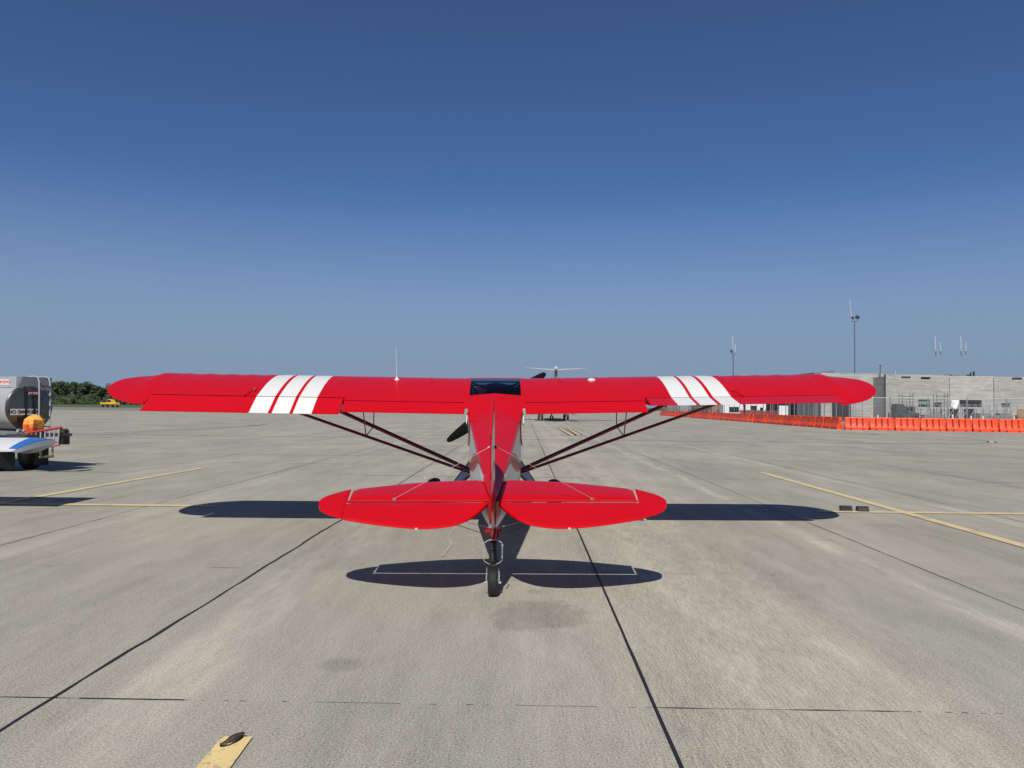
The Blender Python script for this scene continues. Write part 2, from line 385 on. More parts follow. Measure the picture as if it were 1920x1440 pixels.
# ------------------------------------------------------------------ ground
def rect(name, x0, x1, y0, y1, z, mat):
    b = MB(); b.face([(x0, y0, z), (x1, y0, z), (x1, y1, z), (x0, y1, z)]); return b.build(name, mat, smooth=0)
tag(rect('grass_field', -6000, 6000, -3000, 9000, -.03, 'grass'), kind='structure')
tag(rect('asphalt_shoulder', -420, -48, 150, 228, .006, 'asphalt'), kind='structure')
A = MB()
A.face([(-400, -60, 0), (160, -60, 0), (160, 420, 0), (-40, 420, 0), (-40, 300, 0), (-60, 200, 0), (-400, 200, 0)])
for k in range(1): pass
rj = random.Random(3)
def jx(k): return {0: -2.6, 1: .74, 2: 4.17}.get(k, -2.6+3.36*k)
SL = .016
for k in range(-16, 17):
    x0 = jx(k); wbase = {0: .024, 1: .021}.get(k, .011 if abs(k) < 4 else .014)
    pts, ws = [], []
    yy = -4.
    while yy < 190:
        jit = {0: .010, 1: .001}.get(k, .004)
        pts.append((x0+SL*yy+rj.uniform(-jit, jit), yy)); ws.append(wbase*rj.uniform(.55, 1.25) if k != 1 else wbase*rj.uniform(.9, 1.1))
        yy += rj.uniform(.15, .5) if yy < 15 else 6
    A.strip(pts, ws, .004, 1 if abs(k) < 2 or k % 3 == 0 else 2)
for k in range(-2, 50):
    y0 = 4.17+3.33*k
    if y0 > 45 and k % 3: continue
    main = (k % 10 == 0 and k > 0)
    xx = -30. if k < 9 else -90.
    lim = 34 if k < 9 else 80
    while xx < lim:
        L = rj.uniform(.08, .55) if k < 4 else rj.uniform(3, 9)
        r = rj.random()
        yq = y0-.016*xx*.9
        if main or (k >= 4 and r < .6): A.strip([(xx, yq), (xx+L, yq-.014*L)], .055 if main else .03, .004, 2)
        elif k == 0 and -2.6 < xx < -1.9: A.strip([(xx, yq), (xx+L, yq-.014*L)], .012, .004, 1)
        elif r < .17: A.strip([(xx, yq+rj.uniform(-.002, .002)), (xx+L*.5, yq-.007*L+rj.uniform(-.002, .002)), (xx+L, yq-.014*L)], [.002, rj.uniform(.006, .011), .002], .004, 1)
        elif r < .45: A.strip([(xx, yq), (xx+L, yq-.014*L)], .0035, .004, 2)
        elif k < 4:
            q = 0
            while q < L:
                e = rj.uniform(.01, .05); A.strip([(xx+q, yq+rj.uniform(-.006, .006)), (xx+q+e, yq-.014*q)], rj.uniform(.004, .012), .005, 3); q += e+rj.uniform(.02, .2)
        xx += L
tag(A.build('concrete_apron', ['concrete', 'sealant', 'crack', 'spall'], smooth=0), kind='structure')

def marking(name, fn):
    b = MB(); fn(b); return b
b = MB()
b.strip([(-16, 12.12), (-4.72, 12.0)], .19, .008); b.strip([(4.95, 12.13), (30, 11.9)], .19, .008)
b.strip([(-7.83, 19.0), (-8.22, 12.2), (-8.5, 6)], .18, .009); b.strip([(6.5, 19.5), (6.22, 5.)], .18, .009)
tag(b.build('yellow_parking_line', 'yellow_faded', smooth=0), kind='structure')
b = MB()
# lead line end with a worn edge
ed = [(-1.262, 3.735), (-1.25, 3.3), (-1.24, 2.2), (-1.39, 2.2), (-1.405, 3.3), (-1.41, 3.70), (-1.395, 3.74), (-1.33, 3.735)]
b.face([(x, y, .008) for x, y in ed])
tag(b.build('yellow_lead_line', 'yellow', smooth=0), kind='structure')
b = MB()
def double(b, p, q, w):   # yellow bar with black borders
    b.strip([p, q], w, .010, 0); b.strip([p, q], w*1.9, .008, 1)
double(b, (3.72, 57.8), (3.55, 43.2), .22); double(b, (4.35, 56.5), (4.0, 44.0), .22)
b.strip([(3.72, 57.8), (2.2, 59), (-3, 60)], .12, .009, 2); b.strip([(3.5, 43.2), (1.5, 41.5), (-6, 40.5)], .12, .009, 2)
arc = [(27.2, 48.5), (27.3, 46.), (27.1, 44.), (26.4, 41.2), (25.3, 39.3), (23., 38.), (19.7, 37.3), (12, 37.2), (2, 37.6), (-10, 38.2)]
b.strip(arc, .10, .009, 2); b.strip(arc[3:6], .22, .011, 0); b.strip(arc[3:6], .40, .010, 1)
b.strip([(21.0, 56.5), (23.6, 52.5), (24.6, 50.8)], .12, .009, 2); b.strip([(24.2, 51.4), (24.8, 50.4)], .3, .010, 1)
b.strip([(-40, 33), (-28, 35.8), (-22, 40), (-19.4, 47.5), (-19.3, 58)], .12, .009, 2); b.strip([(-19.3, 55), (-19.4, 59)], .32, .010, 1)
b.strip([(-50, 42), (-34, 38), (-10, 38.2)], .09, .009, 2)
tag(b.build('taxiway_marking', ['yellow_faded', 'blackmark', 'faintmark'], smooth=0), kind='structure')
b = MB()
b.strip([(-.79, 10.6), (-.75, 10.), (-.77, 9.4), (-.70, 8.9), (-.74, 8.2)], [.008, .022, .014, .026, .030], .007)
b.strip([(-.54, 10.4), (-.50, 9.8), (-.45, 9.2), (-.42, 8.6), (-.38, 8.2)], [.006, .012, .010, .014, .010], .007)
tag(b.build('dried_water_streak', 'whitemark', smooth=0), kind='structure')

# ------------------------------------------------------------------ the red aircraft
TH = radians(12)
AC = empty('light_aircraft')
tag(AC, 'red high wing taildragger with white wing bands parked on the concrete, seen from behind', 'airplane')
MW = Matrix.Translation((-.155, 6.70, .79)) @ Matrix.Rotation(radians(1.0), 4, 'Z') @ Matrix.Rotation(-.0095, 4, 'Y') @ Matrix.Rotation(TH, 4, 'X')
AC.matrix_world = MW; MI = MW.inverted()
def w2l(p): return tuple(MI @ Vector(p))
XT, XH = [0, .0125, .025, .05, .1, .15, .2, .3, .4, .5, .6, .7, .8, .9, 1.], [.030, .055, .068, .084, .101, .110, .115, .118, .113, .103, .088, .069, .048, .026, .004]
def foil(t):
    t = min(max(t, 0), 1)
    for i in range(len(XT)-1):
        if t <= XT[i+1]:
            u = (t-XT[i])/(XT[i+1]-XT[i]); return XH[i]*(1-u)+XH[i+1]*u
    return XH[-1]
def bot(t): return .030*max(0, 1-t/.08)**2 if t < .08 else 0.
YT, YL, ZT = 2.9, 4.5, .165
S0, S1 = 4.50, 5.17
def plan(s):
    if s <= S0: return YL, YT, 0.
    u = min((s-S0)/(S1-S0), 1.); q = (1-.40*u**1.25)*(1-u**6)**.5 if u < 1 else 0; q2 = (1-.32*u**1.5)*(1-u**4)**.5 if u < 1 else 0
    return YL-.86*(1-q), YT+.13+.59*(1-q2), u
HT = [(0, 1.), (.15, 1.0), (.28, .97), (.42, .80), (.6, .63), (.8, .44), (.93, .28), (.985, .14), (1.0, .0)]
def tip_h(u):
    for (a, p), (c, r) in zip(HT, HT[1:]):
        if u <= c: return p+(r-p)*(u-a)/(c-a)
    return 0.
def wpt(side, s, t, top, full=1.6):
    yl, yt, u = plan(s); c = yl-yt
    y = yl-c*t
    tf = (YL-y)/1.6 if u > 0 else t
    sag = 0.
    if s > .5:
        ph = (s-.5) % .30/.30; amp = .002 if s < 3.1 else .0115
        sag = amp*(1-(2*ph-1)**2)*min(1, t*6+.3)*max(0., 1-t/.74)
    if u == 0: z = foil(t)*1.6-sag if top else bot(t)*1.6
    else:
        k = (c/1.6)
        zc = .045*u+.085*u**3; hh = tip_h(u)
        z = zc+(foil(t)*1.6*hh-sag*(1-u) if top else bot(t)*1.6*k*.6)
    z += ZT+(y-YT)*math.tan(radians(1.5))+s*.0175
    return (side*s, y, z)
TL = [0, .0125, .03, .06, .1, .15, .2, .26, .33, .4, .48, .56, .64, .72]
BANDS = [(2.33, 2.565), (2.61, 2.83), (2.88, 3.12)]
def inband(s): return any(a < s < c for a, c in BANDS)
HF, HA = 1-.29/1.6, 1-.37/1.6           # hinge fractions: flap, aileron
def spans(a, b2, step=.05):
    v = {round(a, 4), round(b2, 4)}
    k = math.ceil(a/step)
    while k*step < b2: v.add(round(k*step, 4)); k += 1
    for p, q in BANDS:
        for r in (p, q):
            if a < r < b2: v = {w for w in v if abs(w-r) > .012}; v.add(r)
    return sorted(v)
for side in (-1, 1):
    wb = MB()
    def sect(s, tr):
        return [wpt(side, s, t, True) for t in reversed([q*tr/.72 for q in TL])]+[wpt(side, s, q*tr/.72, False) for q in TL[1:]]
    for a, c, tr in ((.37, 1.97, HF-.004), (1.97, S0, HA-.004)):
        ss = spans(a, c); wb.grid([sect(s, tr) for s in ss], lambda i, j, ss=ss: 1 if inband((ss[i]+ss[i+1])/2) else 0, True, True)
    n = 22
    st = [S0+.0008+(S1-S0)*(1-(1-i/n)**1.7) for i in range(n)]+[S1-.0005]
    T2 = [q/.72 for q in TL]
    wb.grid([[wpt(side, s, t, True) for t in reversed(T2)]+[wpt(side, s, t, False) for t in T2[1:-1]] for s in st], 0, True, True)
    # aft cover plate overlapping the hinge gaps
    for a, c, tr in ((.385, 1.96, HF), (1.98, S0-.01, HA)):
        ss = spans(a, c)
        wb.grid([[tuple(Vector(wpt(side, s, tr-.02, True))+Vector((0, 0, .003))), tuple(Vector(wpt(side, s, tr+.002, True))+Vector((0, 0, .0035)))] for s in ss], lambda i, j, ss=ss: 1 if inband((ss[i]+ss[i+1])/2) else 0)
    # rivet heads on the tank cover
    for k in range(11):
        p = Vector(wpt(side, .5+k*.14, HF-.05, True)); wb.box(p+Vector((0, 0, .001)), (.007, .007, .004), 0)
    for k in range(5):
        p = Vector(wpt(side, .47, .40+k*.07, True)); wb.box(p+Vector((0, 0, .001)), (.007, .007, .004), 0)
    wing = wb.build('wing', ['red', 'white'], AC, 28, merge=True)
    # movable surfaces: hinged, deflected
    def surface(name, a, c, th, defl):
        m_ = MB(); ss = spans(a, c)
        ts = [th+.006+(1-th-.006)*q for q in (0, .05, .25, .5, .75, .97, 1)]
        hy = YL-1.6*th
        def P(s, t, top):
            x, y, z = wpt(side, s, t, top)
            if not top: z += .004*(1-t)
            hz = wpt(side, s, th, True)[2]-.012
            v = Vector((x, y-hy, z-hz)); v = Matrix.Rotation(defl, 3, 'X') @ v
            return (v.x, v.y+hy, v.z+hz)
        rows = [[P(s, t, True) for t in ts]+[P(s, t, False) for t in reversed(ts)] for s in ss]
        m_.grid(rows, lambda i, j, ss=ss: 1 if inband((ss[i]+ss[i+1])/2) else 0, True, True)
        return m_.build(name, ['red', 'white'], AC, 28, merge=True)
    surface('flap', .395, 1.955, HF, radians(3))
    surface('aileron', 1.99, S0-.015, HA, radians(8 if side < 0 else -11))
    # aileron control horn on top
    hb = MB(); p = Vector(wpt(side, 3.28, HA, True)); q = Vector(wpt(side, 3.20, HA-.10, True))
    hb.tube([p+Vector((0, -.02, .012)), q+Vector((0, 0, .035))], .007, 6); hb.tube([q+Vector((-side*.02, .03, .0)), q+Vector((0, 0, .04)), q+Vector((side*.01, -.03, .005))], [.004, .020, .004], 6, flat=.5)
    hb.box(p+Vector((0, -.02, .01)), (.03, .03, .02)); hb.build('aileron_cable_fairing', 'red', AC)
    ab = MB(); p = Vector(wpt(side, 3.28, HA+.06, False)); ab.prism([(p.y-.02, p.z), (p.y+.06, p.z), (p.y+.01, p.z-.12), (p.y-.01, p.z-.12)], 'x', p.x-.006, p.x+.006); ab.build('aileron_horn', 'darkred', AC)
    # struts
    root = Vector((side*.345, 4.12, -.955)); root2 = root+Vector((side*.02, -.10, .0))
    fs = Vector(wpt(side, 3.0, .16, False)); rs = Vector(wpt(side, 3.18, .62, False))
    for nm, a, c, r, fl in (('wing_strut', root, fs, .042, .64), ('wing_strut', root2, rs, .034, .56)):
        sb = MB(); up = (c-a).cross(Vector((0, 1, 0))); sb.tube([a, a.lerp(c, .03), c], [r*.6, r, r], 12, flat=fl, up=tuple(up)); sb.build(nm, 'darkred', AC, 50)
    jf = root.lerp(fs, .535); jr = root2.lerp(rs, .51)
    jb = MB(); jb.tube([jf, Vector(wpt(side, abs(jf.x)-.02, .16, False))], .008, 6); jb.tube([jr, Vector(wpt(side, abs(jr.x)+.0, .60, False))], .008, 6); jb.tube([jf, jr], .008, 6)
    jb.build('jury_strut', 'darkred', AC)
    # landing gear
    ax = w2l((-.25+side*.90, 11.22, .285)); ax = Vector(ax)
    gb = MB(); f1 = Vector((side*.34, 4.62, -.90)); f2 = Vector((side*.345, 3.98, -.965))
    in1, in2 = ax+Vector((-side*.16, .05, .02)), ax+Vector((-side*.16, -.03, .02))
    for d in (0, .02): gb.face([f1+Vector((0, 0, d)), f2+Vector((0, 0, d)), in2+Vector((0, 0, d)), in1+Vector((0, 0, d))])
    gb.tube([f1, in1], .022, 8); gb.tube([f2, in2], .022, 8); gb.tube([in1.lerp(in2, .5), ax+Vector((side*.1, 0, 0))], .02, 8)
    gb.tube([Vector((side*.03, 4.3, -1.22)), in1.lerp(in2, .5)], .018, 8); gb.tube([Vector((side*.03, 4.3, -1.22)), f2], .014, 8)
    gb.tube([f2+Vector((0, -.02, .06)), f2+Vector((side*.13, -.02, .07))], .009, 6)
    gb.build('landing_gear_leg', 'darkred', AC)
    wh = bpy.data.objects.new('main_wheel', None); C.objects.link(wh); wh.parent = AC; wh.location = ax
    tb = MB(); tb.lathe([(-.05, .08), (-.095, .17), (-.10, .22), (-.085, .262), (-.045, .281), (0, .285), (.045, .281), (.085, .262), (.10, .22), (.095, .17), (.05, .08)], (0, 0, 0), 'x', 32)
    bpy.data.objects.remove(wh); wh = tb.build('main_wheel', 'black', AC, 40); wh.location = ax
    rb = MB(); rb.lathe([(-.06, .01), (-.07, .06), (-.066, .10), (.066, .10), (.07, .06), (.06, .01)], (0, 0, 0), 'x', 20); rb.build('wheel_rim', 'rimsilver', wh)

# fuselage loft
def fsec(y):
    t = min(max(y/3.2, 0), 1)
    w = .028+(.355-.028)*t**.92; zt = .012+.038*y; crown = .045+.03*t
    zb = -.245-(.66)*t; wb = .020+(.315)*t**.80
    if y > 3.2:
        zt = .012+.038*3.2+min((y-3.2)*.10, .06); zb = -.905-.06*min((y-3.2)/.8, 1)
    if y > 4.55:
        k = (y-4.55)/(5.35-4.55); w = .355-.03*k; zt = .19-.36*k; zb = -.965+.13*k; crown = .07+.05*k; wb = .335-.04*k
    return w, zt, crown, zb, wb
def ring(y):
    w, zt, cr, zb, wb = fsec(y)
    h = [(0, zt+cr), (w*.35, zt+cr*.80), (w*.70, zt+cr*.42), (w*.93, zt+cr*.10), (w, zt-.015), (w*.99+.01*0, zt*.6+zb*.4), (w*.45+wb*.55, zt*.25+zb*.75), (wb, zb+.03), (wb*.9, zb), (0, zb-.008)]
    return [(x, y, z) for x, z in h]+[(-x, y, z) for x, z in reversed(h[1:-1])]
ys1 = [-.02, .05, .15, .3, .5, .75, 1., 1.3, 1.6, 2., 2.4, 2.8, 3.1, 3.34]
fb = MB(); fb.grid([ring(y) for y in ys1], 0, True, False)
# cabin without a roof between the spars (skylight above)
def ring2(y): return ring(y)[3:16]
ys2 = [3.34, 3.9, 4.25, 4.55]
fb.grid([[p for p in ring(y)[4:]] for y in ys2], 0, False)
fb.grid([ring(y) for y in (4.55, 4.75, 5.0, 5.2, 5.35)], 0, True, False)
fb.face(ring(-.02)); 
fus = fb.build('fuselage', 'livery', AC, 24, merge=True)
# wing root fairing / roof frame
rf = MB()
def roofz(y): return wpt(1, .37, (YL-y)/1.6, True)[2]
for sgn in (-1, 1):
    rf.grid([[(sgn*.345, y, roofz(y)+.006), (sgn*.395, y, roofz(y)+.006)] for y in [3.0+i*.1 for i in range(15)]])
yy = [2.62, 2.75, 2.88, 3.0, 3.1, 3.2, 3.3, 3.40]
rows = []
for y in yy:
    k = min(1, max(0, (y-2.62)/.42)); k = k*k*(3-2*k); w_, zt_, cr_, _a, _b = fsec(y); row = []
    for i in range(13):
        q = -1+2*i/12; x = q*(w_*(1-k)+.352*k)
        zf = zt_+cr_*(1-abs(q))**.8*1.05+.002
        zr = roofz(max(y, 2.9))+.004+.030*(1-abs(q))
        row.append((x, y, max(zf, zf*(1-k)+zr*k)))
    rows.append(row)
rf.grid(rows)
rf.tube([(x, 4.34, roofz(4.34)+.004) for x in (-.36, 0, .36)], .016, 8, flat=.4)
rf.build('roof_panel', 'red', AC, 30)
sk = MB()
ysk = [3.40, 3.55, 3.7, 3.85, 4.0, 4.1, 4.22, 4.33]
sk.grid([[(x, y, roofz(y)-.004) for x in (-.35, -.17, 0, .17, .35)] for y in ysk]); sk.build('skylight', 'skylight', AC, 40)
tb = MB()
zz = lambda y: roofz(y)-.045
for a, c in (((-.34, 4.15), (.20, 3.42)), ((.34, 4.15), (-.20, 3.42)), ((-.34, 3.95), (.34, 3.95)), ((-.34, 3.98), (-.2, 3.42)), ((.34, 3.98), (.2, 3.42)), ((0, 4.3), (0, 3.7)), ((-.34, 4.2), (.34, 4.2)), ((-.34, 3.43), (.34, 3.43)), ((-.34, 3.43), (-.34, 4.3)), ((.34, 3.43), (.34, 4.3))):
    tb.tube([(a[0], a[1], zz(a[1])), (c[0], c[1], zz(c[1]))], .012, 8)
tb.build('cabin_tube_frame', 'blackgloss', AC)
ib = MB(); ib.box((0, 3.95, -.42), (.60, 1.1, .02)); ib.box((0, 3.38, -.2), (.6, .02, .44)); ib.box((0, 3.9, -.2), (.42, .1, .3)); ib.build('cabin_interior', 'darkgrey', AC)
for sgn in (-1, 1):
    wb = MB(); wl_ = []
    outline = [(2.75, .06), (3.15, .12), (3.6, .15), (4.5, .15), (4.6, -.30), (3.3, -.36), (2.95, -.22)]
    pts = []
    for y, z in outline:
        w, zt, cr, zb, wbt = fsec(y); pts.append((sgn*(w+.004), y, z))
    wb.face(pts); wb.build('side_window', 'glassdark', AC, 0)
    fb2 = MB(); fb2.tube(pts+[pts[0]], .008, 6); fb2.build('window_frame', 'red', AC)
    # door/wing root gap sliver, flap root fairing
    rb = MB(); rb.prism([(2.86, .05), (3.1, .13), (3.1, .05), (2.95, -.0)], 'x', sgn*.357, sgn*.368); rb.build('root_fairing', 'white', AC)
# nose
cb = MB(); rows = []
for y, w, zt, zb in ((5.35, .325, -.06, -.84), (5.5, .33, -.08, -.83), (5.75, .30, -.13, -.78), (5.88, .24, -.18, -.70), (5.93, .15, -.26, -.58)):
    rows.append([(w*math.copysign(abs(cos(a))**.7, cos(a)), y, (zt+zb)/2+(zt-zb)/2*math.copysign(abs(sin(a))**.7, sin(a))) for a in [2*pi*i/24 for i in range(24)]])
cb.grid(rows, 0, True, True); cb.build('cowling', 'red', AC, 40)
ws = MB(); ws.face([(-.34, 4.56, .20), (.34, 4.56, .20), (.32, 4.95, -.02), (-.32, 4.95, -.02)]); ws.build('windscreen', 'glassdark', AC, 0)
HUB = Vector((.0, 5.99, -.415))
sb = MB(); sb.lathe([(-.06, .0), (-.06, .13), (.0, .125), (.08, .10), (.15, .06), (.19, .0)], HUB, 'y', 24); sb.build('spinner', 'chrome', AC, 40)
for sgn in (-1, 1):
    pb = MB(); d = Vector((cos(radians(36)), 0, sin(radians(36))))*sgn; nrm = Vector((-d.z, 0, d.x)); rows = []
    for i, (r, w, tw) in enumerate(((.08, .05, 40), (.2, .085, 36), (.4, .105, 28), (.6, .100, 22), (.8, .078, 18), (.93, .056, 15), (.99, .042, 14), (1.02, .018, 14))):
        cc = HUB+d*r+(nrm*(-.012)); a = radians(tw)
        u = nrm*cos(a)+Vector((0, 1, 0))*sin(a)*sgn*.6; v = u.cross(d).normalized()
        rows.append([cc+u*w*cos(t)+v*.014*sin(t)*(1.2-r) for t in [2*pi*k/14 for k in range(14)]])
    pb.grid(rows, 0, True, True); pb.build('propeller_blade', 'blackgloss', AC, 50)

# tail surfaces
def slab(pts_in, zfun, th, mat, name, edge=.010):
    """thin surface: outline (x,y) triangulated as a fan grid with rounded rim"""
    return None
def sheet(name, rows, th, mat, smooth=40):
    """rows of (x, y, z) from leading to trailing; thickened along z, tapered at the rim"""
    b_ = MB(); top = []; bottom = []
    nr = len(rows); nc = len(rows[0])
    for i, r in enumerate(rows):
        tr, br = [], []
        for j, p in enumerate(r):
            e = min(1, .15+.85*min(i, nr-1-i, j, nc-1-j)/1.) if (i in (0, nr-1) or j in (0, nc-1)) else 1
            h = th*e/2
            tr.append((p[0], p[1], p[2]+h)); br.append((p[0], p[1], p[2]-h))
        top.append(tr); bottom.append(br)
    b_.grid(top); b_.grid(bottom)
    for i in range(nr-1):
        b_.face([top[i][0], top[i+1][0], bottom[i+1][0], bottom[i][0]]); b_.face([top[i][-1], top[i+1][-1], bottom[i+1][-1], bottom[i][-1]])
    for j in range(nc-1):
        b_.face([top[0][j], top[0][j+1], bottom[0][j+1], bottom[0][j]]); b_.face([top[-1][j], top[-1][j+1], bottom[-1][j+1], bottom[-1][j]])
    return b_
def interp(tab, s):
    if s <= tab[0][0]: return tab[0][1]
    for (a, u), (c, v) in zip(tab, tab[1:]):
        if s <= c: return u+(v-u)*(s-a)/(c-a)
    return tab[-1][1]
def smooth_tab(tab, n=3):
    return tab
def cat(tab, s):
    """Catmull-Rom through the table"""
    if s <= tab[0][0]: return tab[0][1]
    if s >= tab[-1][0]: return tab[-1][1]
    for i in range(len(tab)-1):
        if s <= tab[i+1][0]:
            x0, y0 = tab[i]; x1, y1 = tab[i+1]
            m0 = (y1-tab[i-1][1])/(x1-tab[i-1][0]) if i > 0 else (y1-y0)/(x1-x0)
            m1 = (tab[i+2][1]-y0)/(tab[i+2][0]-x0) if i+2 < len(tab) else (y1-y0)/(x1-x0)
            h = x1-x0; t = (s-x0)/h
            return (2*t**3-3*t**2+1)*y0+(t**3-2*t*t+t)*h*m0+(-2*t**3+3*t*t)*y1+(t**3-t*t)*h*m1
LEt = [(.09, .62), (.35, .60), (.66, .55), (.96, .455), (1.30, .325)]
DE = radians(9)
SX = 1.548
ETAB = [(.040, .02), (.10, .15), (.175, .27), (.26, .36), (.35, .42), (.575, .462), (.89, .418), (1.225, .320), (1.33, .275), (1.417, .232), (1.49, .172), (1.53, .105), (1.548, .02)]
HTAB = [(1.30, .245), (1.36, .212), (1.42, .170), (1.49, .112), (1.53, .055), (1.548, .0)]
def elev_r(s): return cat(ETAB, s)
def horn_r(s): return cat(HTAB, s)
for side in (-1, 1):
    rows = []
    n = 24
    for i in range(n+1):
        s = .09+(1.285-.09)*i/n
        le = cat(LEt, s); slant = 0
        rows.append([(side*(s+.02*q+(.032+.105*le*q-.09)*max(0, 1-(s-.09)/.5)), le*q+.014*(1-q), (.016*(1-(2*q-.6)**2*.5))) for q in (1, .97, .9, .75, .5, .25, .08, .0)])
    stb = sheet('x', rows, .030, 'red'); stb.grid([[(side*(.024+.105*y_), y_, -.04), (side*(.034+.105*y_), y_, .004), (side*(.075+.10*y_), y_, .018)] for y_ in (0., .15, .3, .45, .6)])
    stb.build('horizontal_stabilizer', 'red', AC, 45)
    def rot(p): v = Matrix.Rotation(DE, 3, 'X') @ Vector(p); return tuple(v)
    rows = []
    ssE = [.045+(1.30-.045)*(i/40)**1.25 for i in range(41)]
    for s in ssE:
        r = elev_r(s); rows.append([rot((side*s, -.026-q*(r-.026) if r > .035 else -.022-q*.004, .008*(1-q))) for q in (0, .08, .3, .55, .8, .95, 1)])
    eb = sheet('x', rows, .026, 'red')
    rows = []
    for i in range(25):
        k = i/24; s = 1.3+(SX-.0005-1.3)*(1-(1-k)**2)
        r = elev_r(s); f = horn_r(s)
        rows.append([rot((side*(s+.012*max(f-(f+r)*q, 0)/.3), f-(f+r)*q, .006)) for q in (0, .05, .2, .4, .6, .8, .95, 1)])
    eb.tube([rot((side*.05, -.027, .003)), rot((side*1.30, -.027, .003))], .0105, 10)
    e2 = sheet('x', rows, .024, 'red'); k = len(eb.v); eb.v += e2.v; eb.f += [tuple(a+k for a in f) for f in e2.f]; eb.m += e2.m
    eb.build('elevator', 'red', AC, 45, merge=True)
    # hinge tube
    hb = MB(); hb.tube([(side*.04, .010, .010), (side*1.295, .010, .010)], .0095, 10); hb.build('hinge_line', 'red', AC)
    # brace wires
    bw = MB(); bw.tube([(side*.012, .05, .51), (side*.885, .02, .03)], .0022, 6); bw.tube([(side*.05, .05, .492), (side*.012, .05, .51)], .008, 6)
    bw.tube([(side*.885, .02, -.012), (side*.02, .02, -.25)], .002, 6); bw.box((side*.885, .02, .026), (.03, .03, .012)); bw.build('brace_wire', 'wire', AC)
    cb = MB(); cb.tube([rot((side*.30, -.36, -.02)), (side*.10, -.05, -.27)], .0028, 5)
    cb.tube([(side*.05, .0, -.03), rot((side*.13, -.10, -.05)), rot((side*.17, -.20, -.02))], .006, 6); cb.build('control_cable', 'black', AC)
    tb = MB(); p = rot((side*.64, -.455, .0)); tb.box(p, (.02, .012, .012)); tb.build('trim_tab_fitting', 'white', AC)
# fin and rudder
fin = MB()
FO = [(1.10, .055), (.95, .12), (.78, .27), (.60, .48), (.42, .68), (.26, .81), (.12, .88), (.02, .905)]
rows = []
for i, (y, z) in enumerate(FO):
    rows.append([(0, y, z), (0, y, z)])
topz = []
prof = []
rows = []
for k in range(13):                       # rows at rising z
    z = -.02+.92*k/12
    # leading y at this z
    yl = FO[0][0]
    for (a, za), (c, zc) in zip(FO, FO[1:]):
        if za <= z <= zc: yl = a+(c-a)*(z-za)/(zc-za)
    if z < .055: yl = 1.12
    if z > .9: yl = .03
    w = .017*(1-.4*z)
    rows.append([(-w*.9, .012, z), (-w, (yl+.012)*.5, z), (-w*.5, yl-.02 if yl > .05 else yl*.9, z), (0, yl, z), (w*.5, yl-.02 if yl > .05 else yl*.9, z), (w, (yl+.012)*.5, z), (w*.9, .012, z)])
fin.grid(rows, 0, True, True); fin.build('fin', 'red', AC, 40)
RO = [(-.245, -.03), (-.24, -.20), (-.19, -.34), (-.09, -.44), (.04, -.49), (.2, -.505), (.38, -.49), (.56, -.445), (.72, -.37), (.85, -.27), (.93, -.17), (.965, -.08), (.97, -.02)]
rud = MB(); rows = []; teline = []
for z, y in RO:
    w = .015*(1-.35*max(z, 0))
    rows.append([(-w, -.008, z), (-w*.9, y*.5, z), (-.006, y+.01 if y < -.05 else y*.7, z), (0, y, z), (.006, y+.01 if y < -.05 else y*.7, z), (w*.9, y*.5, z), (w, -.008, z)]); teline.append((0, y, z))
rud.grid(rows, 0, True, True)
ro = rud.build('rudder', 'rudder', AC, 40); ro.rotation_euler = (0, 0, radians(-2.7))
te = MB(); te.tube(teline, .009, 8); te.build('trailing_edge', 'red', ro)
nl = MB(); nl.lathe([(-.040, .0), (-.036, .011), (-.01, .017), (.02, .017), (.05, .011)], (0, -.465, -.04), 'y', 16); nl.build('tail_light', 'navlens', ro)
hr = MB(); hr.box((0, -.015, -.262), (.15, .035, .018)); hr.tube([(-.075, -.015, -.255), (-.075, -.015, -.225)], .006, 6, 0); hr.tube([(.075, -.015, -.255), (.075, -.015, -.225)], .006, 6); hr.build('rudder_horn', 'red', ro)
# spar fitting between rudder and fin
fb_ = MB(); fb_.box((.0, .02, .505), (.05, .03, .022)); fb_.build('brace_fitting', 'black', AC)
# tail wheel
tw = bpy.data.objects.new('tail_wheel_assembly', None); bpy.data.objects.remove(tw)
X0 = -.150
def L(x, y, z): return Vector(w2l((x, y+.06, z)))
sp = MB(); sp.tube([L(X0, 6.80, .56), L(X0, 6.70, .50), L(X0, 6.60, .42), L(X0, 6.53, .345)], [.028, .030, .028, .026], 8, flat=.4, up=tuple(MI.to_3x3() @ Vector((0, 1, .6)))); 
sp.box(L(X0, 6.72, .50), (.085, .06, .05)); tws = sp.build('tail_spring', 'blackgloss', AC)
ph = MB(); ph.tube([L(X0, 6.52, .385), L(X0, 6.51, .25)], [.030, .042], 12); ph.box(L(X0, 6.51, .262), (.10, .08, .05)); ph.tube([L(X0, 6.46, .315), L(X0, 6.44, .315)], .014, 10); ph.tube([L(X0, 6.52, .385), L(X0, 6.54, .45)], [.03, .034], 10); ph.build('tail_wheel_pivot', 'black', AC)
tm = MB(); r_ = .122
tm.lathe([(-.018, .05), (-.038, .085), (-.042, .103), (-.034, .116)]+[(-.028+.008*i, r_-(.003 if i % 2 else 0)) for i in range(8)]+[(.034, .116), (.042, .103), (.038, .085), (.018, .05)], (0, 0, 0), 'x', 36)
two = tm.build('tail_wheel', 'black', AC, 40); two.location = L(X0, 6.50, r_)
rm = MB(); rm.lathe([(-.03, .005), (-.032, .05), (-.025, .062), (.025, .062), (.032, .05), (.03, .005)], (0, 0, 0), 'x', 16); rm.build('wheel_rim', 'rimsilver', two)
fk = MB()
